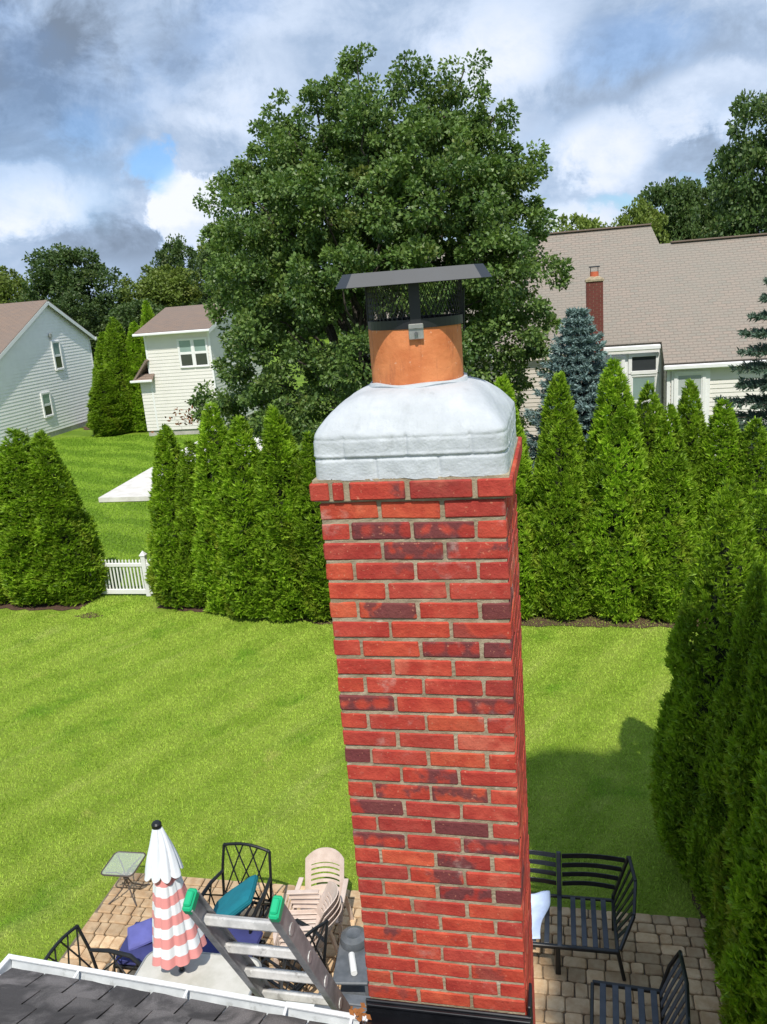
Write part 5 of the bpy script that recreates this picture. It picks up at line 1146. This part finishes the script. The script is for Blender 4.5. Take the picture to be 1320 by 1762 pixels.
def cushion(name, mat, label, loc, rot, size, cat='cushion', puff=0.3):
    mb = MB(); sx, sy, sz = size; n = 14; vs = []; fs = []
    for k, zs in ((0, -1), (1, 1)):
        for j in range(n + 1):
            for i in range(n + 1):
                u, v = i / n * 2 - 1, j / n * 2 - 1; e = (1 - u ** 6) * (1 - v ** 6); rnd = 0.97 + 0.03 * (1 - abs(u * v) ** 2)
                vs.append((u * sx / 2 * rnd, v * sy / 2 * rnd, zs * sz / 2 * (0.35 + 0.65 * e ** 0.5) + 0.006 * math.sin(5 * u + 3 * v) * e))
    N1 = (n + 1) ** 2
    for j in range(n):
        for i in range(n):
            a = j * (n + 1) + i; fs += [(a, a + n + 1, a + n + 2, a + 1), (N1 + a, N1 + a + 1, N1 + a + n + 2, N1 + a + n + 1)]
    rim = [i for i in range(n + 1)] + [(j + 1) * (n + 1) - 1 for j in range(1, n + 1)] + [n * (n + 1) + i for i in range(n - 1, -1, -1)] + [j * (n + 1) for j in range(n - 1, 0, -1)]
    for a, b in zip(rim, rim[1:] + rim[:1]): fs.append((a, b, N1 + b, N1 + a))
    me = mb.add(vs, fs).mesh(name, True); o = link(name, me, mat, None, loc); o.rotation_euler = rot; tag(o, label, cat)
    s = MB(); pts = [Vector(vs[i]) * 1.0 for i in rim]; pts = [Vector((p.x * 1.005, p.y * 1.005, 0.0)) for p in pts]; s.tube(pts + pts[:1], 0.006, 5, False); s.obj('piping', mat, o); return o
tq = cushion('seat_cushion', mTEAL, 'teal seat cushion standing tilted on a black lattice chair', (0, 0, 0), (0, 0, 0), (0.54, 0.40, 0.12))
_x = Vector((0.42, 0.10, 0.30)).normalized(); _y = Vector((-0.354, 0.683, -0.639)); _y = (_y - _x * _y.dot(_x)).normalized(); _z = _x.cross(_y)
_m = Matrix((_x, _y, _z)).transposed().to_4x4() @ Matrix.Rotation(R(24), 4, 'X'); _m.translation = Vector((-2.78, 3.80, 0.70)); tq.matrix_world = _m
# --- bench behind the table with its navy pad
bn = thing('dining_bench', 'long low black bench behind the cream table under navy pads', 'bench', (-3.10, 3.40, 0.052))
m = MB(); m.box((-0.68, -0.24, 0.36), (0.68, -0.20, 0.40), 0.006); m.box((-0.68, 0.20, 0.36), (0.68, 0.24, 0.40), 0.006); m.box((-0.68, -0.2, 0.36), (-0.64, 0.2, 0.40), 0.006); m.box((0.64, -0.2, 0.36), (0.68, 0.2, 0.40), 0.006); m.obj('seat_frame', mBLACKAL, bn)
for i in range(9):
    m = MB(); m.box((-0.60 + i * 0.15 - 0.025, -0.2, 0.385), (-0.60 + i * 0.15 + 0.025, 0.2, 0.398), 0.003); m.obj('seat_slat', mBLACKAL, bn)
for sx in (-1, 1):
    for sy in (-1, 1): m = MB(); m.tube([(sx * 0.62, sy * 0.2, 0.37), (sx * 0.66, sy * 0.22, 0.0)], 0.018, 7); m.obj('leg', mBLACKAL, bn)
cushion('bench_pad', mNAVY, 'navy pad on the bench, left of and under the closed umbrella', (-3.36, 3.40, 0.515), (R(2), 0, R(3)), (0.80, 0.48, 0.12), 'cushion')
cushion('bench_pad', mNAVY, 'navy pad on the bench seen through the ladder', (-2.70, 3.42, 0.520), (R(1), R(1), R(-4)), (0.50, 0.50, 0.12), 'cushion')
cushion('loose_cushion', mLAV, 'faded blue cushion lying at an angle at the left end of the bench', (-3.58, 3.40, 0.61), (R(10), R(-10), R(28)), (0.25, 0.26, 0.07))
# --- dining table
tb = thing('dining_table', 'cream-topped patio table with a metal rim under the umbrella', 'table', (-2.76, 2.72, 0.052))
def rrect(a, b, r, n=6):
    P = []
    for cx, cy, s in ((a - r, b - r, 0), (-a + r, b - r, 90), (-a + r, -b + r, 180), (a - r, -b + r, 270)):
        for i in range(n + 1): P.append((cx + r * math.cos(R(s + 90 * i / n)), cy + r * math.sin(R(s + 90 * i / n))))
    return P
TA, TB_ = 0.56, 0.42
m = MB(); m.prism([(x, y, 0.672) for x, y in rrect(TA - 0.02, TB_ - 0.02, 0.12)], (0, 0, 0.014)); m.obj('tabletop', mTABLE, tb)
m = MB(); pr = rrect(TA - 0.01, TB_ - 0.01, 0.13); m.tube([(x, y, 0.676) for x, y in pr + pr[:1]], 0.014, 6, False); m.obj('rim', mGALV, tb, smooth=True)
m = MB(); m.lathe([(0.030, 0.686), (0.030, 0.692), (0.022, 0.692)], 20, (-0.15, 0.20, 0)); m.obj('umbrella_ring', mGREYP, tb)
for sx in (-1, 1):
    for sy in (-1, 1): m = MB(); m.tube([(sx * 0.46, sy * 0.32, 0.67), (sx * 0.50, sy * 0.36, 0.0)], 0.02, 8); m.obj('leg', mGALV, tb)
m = MB(); m.box((0.30, -0.30, 0.687), (0.42, -0.22, 0.690)); m.obj('inlay', mGREYP, tb)
# --- umbrella, closed
um = thing('patio_umbrella', 'closed patio umbrella with coral and white stripes and a white top flap', 'umbrella', (-2.91, 2.92, 0.052))
def stripes():
    mm, t, b = newmat('striped_canvas'); sp = t.nodes.new('ShaderNodeSeparateXYZ'); tc_ = t.nodes.new('ShaderNodeTexCoord'); t.links.new(tc_.outputs['UV'], sp.inputs[0])
    f = mth(t, 'FRACT', mth(t, 'MULTIPLY', sp.outputs[1], 5.5)); s = sstep(t, f, 0.50, 0.53); s2 = sstep(t, f, 0.0, 0.03); k = mth(t, 'MULTIPLY', s2, mth(t, 'SUBTRACT', 1.0, s))
    n = noise(t, objcoord(t), 6, 4); w = mixc(t, n, (0.74, 0.77, 0.82), (0.84, 0.86, 0.88)); c = mixc(t, k, w, (0.76, 0.300, 0.290))
    t.links.new(c, b.inputs['Base Color']); b.inputs['Roughness'].default_value = 0.9; bump(t, b, noise(t, objcoord(t), 300, 3), 0.001)
    return mm
mSTRIPE = stripes(); mCANVAS = M('white_canvas', (0.76, 0.79, 0.84), 0.9, var=0.05, scale=8)
def canopy(name, z0, z1, r0, r1, mat, parent, folds=8, depth=0.30, hem=0.03, seed=1):
    n = 128; k = 30; vs = []; fs = []; g = random.Random(seed); ph = [g.uniform(0, 6.28) for _ in range(6)]; me = None
    for i in range(k + 1):
        t = i / k; z = z0 + (z1 - z0) * t; r = r0 + (r1 - r0) * (t ** 0.9)
        for j in range(n):
            a = 2 * math.pi * j / n; w = a + 0.25 * math.sin(a + ph[0]) + 0.5 * t
            fd = abs(math.sin(folds * w / 2)) ** 0.7
            rr = r * (1 - depth * (0.35 + 0.65 * t) + depth * (0.35 + 0.65 * t) * fd) * (1 + 0.06 * math.sin(3 * a + ph[1] + 2 * t) + 0.015 * math.sin(17 * a + ph[2] + 9 * t))
            vs.append((rr * math.cos(a), rr * math.sin(a), z - hem * t ** 3 * fd + 0.006 * math.sin(4 * a + 8 * t)))
    for i in range(k):
        for j in range(n): fs.append((i * n + j, i * n + (j + 1) % n, (i + 1) * n + (j + 1) % n, (i + 1) * n + j))
    me = bpy.data.meshes.new(name); me.from_pydata(vs, [], fs); uv = me.uv_layers.new(name='UVMap')
    zz = np.empty(len(me.loops), dtype=np.int32); me.loops.foreach_get('vertex_index', zz)
    uvs = np.stack([(zz % n) / n, (zz // n) / k], 1).astype(np.float32); uv.data.foreach_set('uv', uvs.ravel())
    me.polygons.foreach_set('use_smooth', [True] * len(me.polygons)); return link(name, me, mat, parent)
m = MB(); m.tube([(0, 0, 0.0), (0, 0, 2.16)], 0.019, 12); m.obj('pole', mBLACKAL, um, smooth=True)
canopy('canopy', 1.93, 0.93, 0.06, 0.235, mSTRIPE, um, 8, 0.15, 0.01)
canopy('top_flap', 2.165, 1.76, 0.034, 0.165, mCANVAS, um, 8, 0.18, 0.035, 4)
m = MB(); m.lathe([(0.0, 2.215), (0.030, 2.210), (0.042, 2.195), (0.042, 2.165), (0.03, 2.155), (0.0, 2.155)], 20); m.obj('finial', mBLACKAL, um, smooth=True)
m = MB(); m.tube([(0.14, -0.10, 0.99), (0.02, 0.0, 1.10)], 0.006, 5); m.tube([(-0.10, -0.12, 0.99), (-0.01, 0.0, 1.10)], 0.006, 5); m.obj('rib', mGREYP, um)
# --- glass side table
st = thing('side_table', 'small square glass side table with a curved bronze pedestal at the lawn corner', 'side table', (-4.40, 4.50, 0.052), R(2))
pr = rrect(0.185, 0.185, 0.05)
m = MB(); m.prism([(x, y, 0.402) for x, y in pr], (0, 0, 0.006)); m.obj('glass_top', mTGLASS, st)
pr = rrect(0.19, 0.19, 0.055); m = MB(); m.tube([(x, y, 0.404) for x, y in pr + pr[:1]], 0.009, 6, False); m.obj('rim', mBROWNMET, st, smooth=True)
for s in range(4):
    a = R(45 + 90 * s); c, sn = math.cos(a), math.sin(a)
    m = MB(); m.tube([(0.24 * c, 0.24 * sn, 0.0), (0.16 * c, 0.16 * sn, 0.035), (0.06 * c, 0.06 * sn, 0.11), (0.018 * c, 0.018 * sn, 0.20), (0.02 * c, 0.02 * sn, 0.26), (0.09 * c, 0.09 * sn, 0.34), (0.20 * c, 0.20 * sn, 0.395)], 0.008, 6); m.obj('leg', mBROWNMET, st, smooth=True)
m = MB(); m.tube([(0.03 * math.cos(i * 0.524), 0.03 * math.sin(i * 0.524), 0.23) for i in range(13)], 0.006, 5, False); m.obj('collar', mBROWNMET, st)
# --- stacked plastic chairs (face -y at rz = 0)
def plastic_chair():
    t = thing('plastic_chair', 'x', 'plastic chair', (0, 0, 0)); W2 = 0.215
    # seat: slats with slots between, joined by front and rear bands
    for i in range(7):
        x = -0.18 + i * 0.06; m = MB(); m.box((x - 0.023, -0.17, 0.385), (x + 0.023, 0.15, 0.397), 0.004); m.obj('seat_slat', mBEIGE, t)
    m = MB(); P = [(-W2, -0.16), (-W2 * 0.97, -0.215), (-0.10, -0.245), (0.10, -0.245), (W2 * 0.97, -0.215), (W2, -0.16)]
    m.prism([(x, y, 0.378) for x, y in P], (0, 0, 0.020)); m.box((-W2, 0.145, 0.378), (W2, 0.20, 0.398), 0.006)
    for s in (-1, 1): m.box((min(s * W2, s * 0.205), -0.17, 0.372), (max(s * W2, s * 0.205), 0.15, 0.400), 0.005)
    m.obj('seat_frame', mBEIGE, t)
    # back: curved panel with horizontal slots
    zs = [0.39, 0.45, 0.47, 0.50, 0.52, 0.55, 0.57, 0.60, 0.62, 0.65, 0.67, 0.80]
    def bp(x, z): return (x, 0.19 + 0.52 * (z - 0.38) - 0.10 * (x / 0.22) ** 2, z)
    m = MB(); th = 0.010
    def patch(x0, x1, z0, z1, n=8, topround=False):
        vs = []; fs = []
        for i in range(n + 1):
            x = x0 + (x1 - x0) * i / n
            zt = z1 - (0.055 * (abs(x) / 0.215) ** 3 if topround else 0)
            a = bp(x, z0); b = bp(x, zt); vs += [a, b, (b[0], b[1] + th, b[2]), (a[0], a[1] + th, a[2])]
        for i in range(n):
            q = 4 * i
            for k in range(4): fs.append((q + k, q + (k + 1) % 4, q + 4 + (k + 1) % 4, q + 4 + k))
        fs += [(0, 1, 2, 3), (4 * n + 3, 4 * n + 2, 4 * n + 1, 4 * n)]; m.add(vs, fs)
    patch(-0.205, 0.205, 0.655, 0.775, 12, True); patch(-0.205, 0.205, 0.38, 0.46)
    for s in (-1, 1): patch(min(s * 0.15, s * 0.205), max(s * 0.15, s * 0.205), 0.46, 0.655, 3)
    for z in (0.482, 0.527, 0.572, 0.617): patch(-0.15, 0.15, z, z + 0.024)
    m.obj('backrest', mBEIGE, t)
    for s in (-1, 1):
        m = MB(); m.bar((s * 0.235, 0.17, 0.585), (s * 0.245, -0.15, 0.575), 0.050, 0.016); m.bar((s * 0.245, -0.14, 0.575), (s * 0.225, -0.20, 0.39), 0.045, 0.016, (0, 1, 0)); m.obj('arm', mBEIGE, t)
        m = MB(); m.bar((s * 0.215, -0.20, 0.385), (s * 0.245, -0.25, 0.0), 0.045, 0.022, (0, 1, 0)); m.obj('leg', mBEIGE, t)
        m = MB(); m.bar((s * 0.20, 0.18, 0.385), (s * 0.225, 0.27, 0.0), 0.045, 0.022, (0, 1, 0)); m.obj('leg', mBEIGE, t)
    return t
pc = plastic_chair(); PL_ = ['bottom one of the four stacked beige plastic chairs', 'second from the ground of the stacked beige plastic chairs', 'third from the ground of the stacked beige plastic chairs', 'topmost stacked beige plastic chair, its seat slats fully in view']
for i in range(4):
    t = pc if i == 0 else copy_tree(pc)
    t.location = (-2.04 - 0.010 * i, 3.68 + 0.004 * i, 0.052 + 0.050 * i); t.rotation_euler = (0, 0, R(-86 + 1.5 * i)); t['label'] = PL_[i]; t['group'] = 'beige plastic chairs'
t = copy_tree(pc); t.location = (-1.99, 4.14, 0.052); t.rotation_euler = (0, 0, R(4)); t['label'] = 'single beige plastic chair behind the stack, its slotted back to the lawn'; t['group'] = 'beige plastic chairs'
# --- grey things by the chimney foot
ct = thing('patio_cart', 'dark grey patio cart with a round lid beside the chimney', 'cart', (-1.47, 3.42, 0.052), R(6))
m = MB(); m.box((-0.16, -0.30, 0.50), (0.16, 0.30, 0.53), 0.008); m.obj('top', mGREYP, ct)
m = MB(); m.box((-0.15, -0.28, 0.18), (0.15, 0.28, 0.20), 0.006); m.obj('shelf', mGREYP, ct)
for sx in (-1, 1):
    for sy in (-1, 1): m = MB(); m.box((sx * 0.14 - 0.014, sy * 0.27 - 0.014, 0), (sx * 0.14 + 0.014, sy * 0.27 + 0.014, 0.50), 0.003); m.obj('leg', mGREYP, ct)
m = MB(); m.lathe([(0.13, 0.53), (0.135, 0.56), (0.12, 0.60), (0.07, 0.625), (0.05, 0.615), (0.0, 0.61)], 28, (-0.02, 0.17, 0)); m.obj('round_lid', mGREYP, ct, smooth=True)
pt = MB(); pt.lathe([(0.0, -0.11), (0.028, -0.11), (0.030, -0.10), (0.030, 0.10), (0.028, 0.11), (0.0, 0.11)], 20); o = pt.obj('paper_roll', mVINYL, None, (-1.45, 3.30, 0.614), True); o.rotation_euler = (R(90), 0, R(20)); tag(o, 'white paper roll lying on the grey cart', 'paper roll')
db = thing('deck_box', 'low grey deck box with a ribbed lid at the foot of the chimney', 'storage box', (-1.40, 2.86, 0.052))
m = MB(); m.box((-0.30, -0.22, 0), (0.30, 0.22, 0.42), 0.015); m.obj('body', mGREYP, db)
for i in range(4): m = MB(); m.box((-0.315, -0.235 + 0.118 * i, 0.42), (0.315, -0.235 + 0.118 * i + 0.108, 0.455), 0.008); m.obj('lid_board', mGREYP, db)
cl = thing('cooler', 'white box lid just past the gutter under the ladder', 'cooler', (-1.96, 2.80, 0.052), R(4))
m = MB(); m.box((-0.26, -0.18, 0), (0.26, 0.18, 0.36), 0.02); m.obj('body', mWHITE, cl)
m = MB(); m.box((-0.27, -0.19, 0.36), (0.27, 0.19, 0.42), 0.02); m.obj('lid', mWHITE, cl)
# --- extension ladder over the gutter
LT = [Vector((-0.765, -0.36, 4.52)), Vector((-0.455, -0.36, 4.52))]; LB = [Vector((-0.765 - 0.03, 2.02, 0.06)), Vector((-0.405, 2.02, 0.06))]
mALURAIL = M('rail_aluminium', (0.27, 0.275, 0.28), 0.5, c2=(0.46, 0.46, 0.455), metal=0.15, scale=14)
ld = thing('extension_ladder', 'aluminium extension ladder with green rail caps leaning on the gutter', 'ladder', (0, 0, 0))
dv = (LT[0] - LB[0]).normalized(); xax = Vector((1, 0, 0)); nv = xax.cross(dv).normalized()
for i in (0, 1):
    s = 1 if i == 0 else -1; a, b = LB[i], LT[i]; m = MB()
    m.bar(a, b, 0.006, 0.066, nv); q = xax * (0.012 * s)
    m.bar(a + q + nv * 0.036, b + q + nv * 0.031, 0.026, 0.006, nv); m.bar(a + q - nv * 0.031, b + q - nv * 0.031, 0.026, 0.006, nv)
    rl = m.obj('rail', mALURAIL, ld)
    c = MB(); e = (LT[i] - LB[i]).normalized(); c.bar(b - e * 0.026 + q * 0.5, b + e * 0.012 + q * 0.5, 0.034, 0.074, nv); c.bar(b + e * 0.010 + q * 0.5, b + e * 0.022 + q * 0.5, 0.026, 0.050, nv); c.obj('end_cap', mGREEN, rl)
Lr = (LT[0] - LB[0]).length; dd = 0.165
while dd < Lr - 0.2:
    f = 1 - dd / Lr; a = LB[0].lerp(LT[0], f); b = LB[1].lerp(LT[1], f); m = MB()
    m.bar(a + Vector((0.0, 0, 0)), b, 0.030, 0.034, (0, 0.35, 0.94)); m.obj('rung', mALU, ld)
    for p in (a, b): m = MB(); m.tube([p + nv * 0.005 - xax * 0.006, p + nv * 0.005 + xax * 0.006], 0.021, 10); m.obj('rivet', mALU, ld)
    dd += 0.262
# --- slatted black seats on the right
GS = 'black slatted patio seats'
def slat_bar(mb, pts, w, t): [mb.bar(a, b, w, t) for a, b in zip(pts, pts[1:])]
ls = thing('slatted_bench', 'black slatted two-seat corner bench in the shade right of the chimney', 'bench', (0.36, 4.25, 0.052), 0, GS)
def hb(y): return y
for x0, x1, fl in ((-0.58, -0.03, 0.0), (0.03, 0.50, 0.34)):
    for i in range(4):
        z = 0.50 + i * 0.098; yb = 0.34 + 0.12 * (z - 0.42); m = MB(); n = 5
        for k in range(n):
            x2 = x1 + fl * (z - 0.40); xa, xb = x0 + (x2 - x0) * k / n, x0 + (x2 - x0) * (k + 1) / n; ya = yb + 0.03 * math.sin(math.pi * k / n); yb2 = yb + 0.03 * math.sin(math.pi * (k + 1) / n)
            m.bar((xa, ya, z), (xb + 0.002, yb2, z), 0.010, 0.052)
        m.obj('back_slat', mBLACKAL, ls)
    for i in range(4):
        x = x0 + 0.10 + i * (x1 - x0 - 0.14) / 3.4; m = MB(); m.box((x - 0.024, -0.30, 0.362), (x + 0.024, 0.32, 0.374), 0.003); m.obj('seat_slat', mSLATE, ls)
m = MB(); m.box((-0.60, -0.335, 0.335), (0.53, -0.300, 0.375), 0.006); m.box((-0.60, 0.315, 0.345), (0.53, 0.345, 0.375), 0.006); m.box((-0.62, -0.3, 0.34), (-0.58, 0.32, 0.372), 0.005); m.box((0.50, -0.3, 0.34), (0.535, 0.32, 0.372), 0.005); m.obj('seat_frame', mBLACKAL, ls)
m = MB(); m.box((-0.022, -0.33, 0.34), (0.022, 0.33, 0.378), 0.005); m.bar((0, 0.335, 0.36), (0, 0.40, 0.83), 0.045, 0.03, (0, 1, 0)); m.obj('middle_post', mSLATE, ls)
for x, fl in ((-0.60, 0), (0.52, 0.15)):
    m = MB(); m.bar((x, 0.335, 0.0), (x, 0.345, 0.42), 0.032, 0.032); m.bar((x, 0.345, 0.40), (x + fl, 0.40, 0.83), 0.032, 0.032); m.obj('leg', mBLACKAL, ls)
for x in (-0.02, 0.52):
    m = MB(); m.bar((x, -0.30, 0.35), (x + (0.06 if x > 0.1 else 0), -0.27, 0.0), 0.05 if x < 0.1 else 0.03, 0.032); m.obj('leg', mBLACKAL, ls)
# right end panel: sloping top rail with upright slats
ep = MB(); top = [(0.675, 0.40, 0.83), (0.715, 0.16, 0.74), (0.68, -0.10, 0.58), (0.54, -0.31, 0.37)]
for a, b in zip(top, top[1:]): ep.bar(a, b, 0.030, 0.036)
pn = ep.obj('end_panel', mBLACKAL, ls)
for i in range(6):
    y = 0.30 - i * 0.088; zt = (0.79, 0.75, 0.70, 0.635, 0.565, 0.48)[i]; xx = (0.69, 0.705, 0.71, 0.69, 0.665, 0.62)[i]
    m = MB(); m.bar((0.525, y - 0.02, 0.37), (xx, y, zt), 0.012, 0.042, (0, 1, 0)); m.obj('slat', mBLACKAL, pn)
ac = thing('slatted_armchair', 'dark slatted armchair at the bottom right by the hedge', 'armchair', (0.90, 3.20, 0.052), R(-3), GS)
for i in range(5):
    x = -0.19 + i * 0.105; m = MB(); m.box((x - 0.026, -0.34, 0.362), (x + 0.026, 0.34, 0.374), 0.003); m.obj('seat_slat', mSLATE, ac)
m = MB(); m.box((-0.28, 0.335, 0.335), (0.29, 0.370, 0.372), 0.006); m.box((-0.28, -0.37, 0.335), (0.29, -0.335, 0.372), 0.006); m.box((-0.295, -0.34, 0.34), (-0.265, 0.34, 0.372), 0.005); m.obj('seat_frame', mBLACKAL, ac)
for y in (-0.34, 0.34):
    m = MB(); m.bar((-0.28, y, 0.35), (-0.29, y, 0.0), 0.03, 0.03); m.obj('leg', mBLACKAL, ac); m = MB(); m.bar((0.29, y, 0.36), (0.31, y, 0.0), 0.03, 0.03); m.obj('leg', mBLACKAL, ac)
m = MB(); m.tube([(0.29, 0.36, 0.36), (0.36, 0.39, 0.60), (0.44, 0.36, 0.79), (0.46, 0.0, 0.83), (0.44, -0.36, 0.79), (0.36, -0.39, 0.60), (0.29, -0.36, 0.36)], 0.018, 7); bk = m.obj('back_frame', mBLACKAL, ac, smooth=True)
for i in range(7):
    y = -0.30 + i * 0.10; m = MB(); m.bar((0.285, y, 0.37), (0.37 - 0.02 * abs(y), y, 0.60), 0.055, 0.010, (1, 0, -0.3)); m.bar((0.37 - 0.02 * abs(y), y, 0.598), (0.452, y, 0.81), 0.055, 0.010, (1, 0, -0.3)); m.obj('slat', mSLATE, bk)
# cloth over the bench seat, next to the chimney
def towel():
    n = 22; vs = []; fs = []
    for j in range(n + 1):
        for i in range(n + 1):
            u, v = i / n, j / n; x = -0.10 + 0.37 * u - 0.08 * v * u + 0.02 * math.sin(6 * v); y = 4.48 - 0.52 * v - 0.10 * (1 - u) * 0 + 0.05 * u * math.sin(3 * v)
            z = 0.052 + 0.385 + 0.016 * math.sin(9 * u + 2 * v) * math.sin(5 * v + 1) + 0.05 * (u ** 2) * (1 - v) + (0.06 * max(0, 0.25 - v) / 0.25)
            vs.append((x, y, z))
    for j in range(n):
        for i in range(n): a = j * (n + 1) + i; fs.append((a, a + 1, a + n + 2, a + n + 1))
    me = bpy.data.meshes.new('towel'); me.from_pydata(vs, [], fs); me.polygons.foreach_set('use_smooth', [True] * len(me.polygons)); o = link('towel', me, mTOWEL); sm = o.modifiers.new('thickness', 'SOLIDIFY'); sm.thickness = 0.008
    tag(o, 'pale blue cloth spread on the bench seat beside the chimney', 'cloth')
towel()
SC.cycles.max_bounces = 6; SC.cycles.transparent_max_bounces = 8; SC.cycles.use_denoising = True
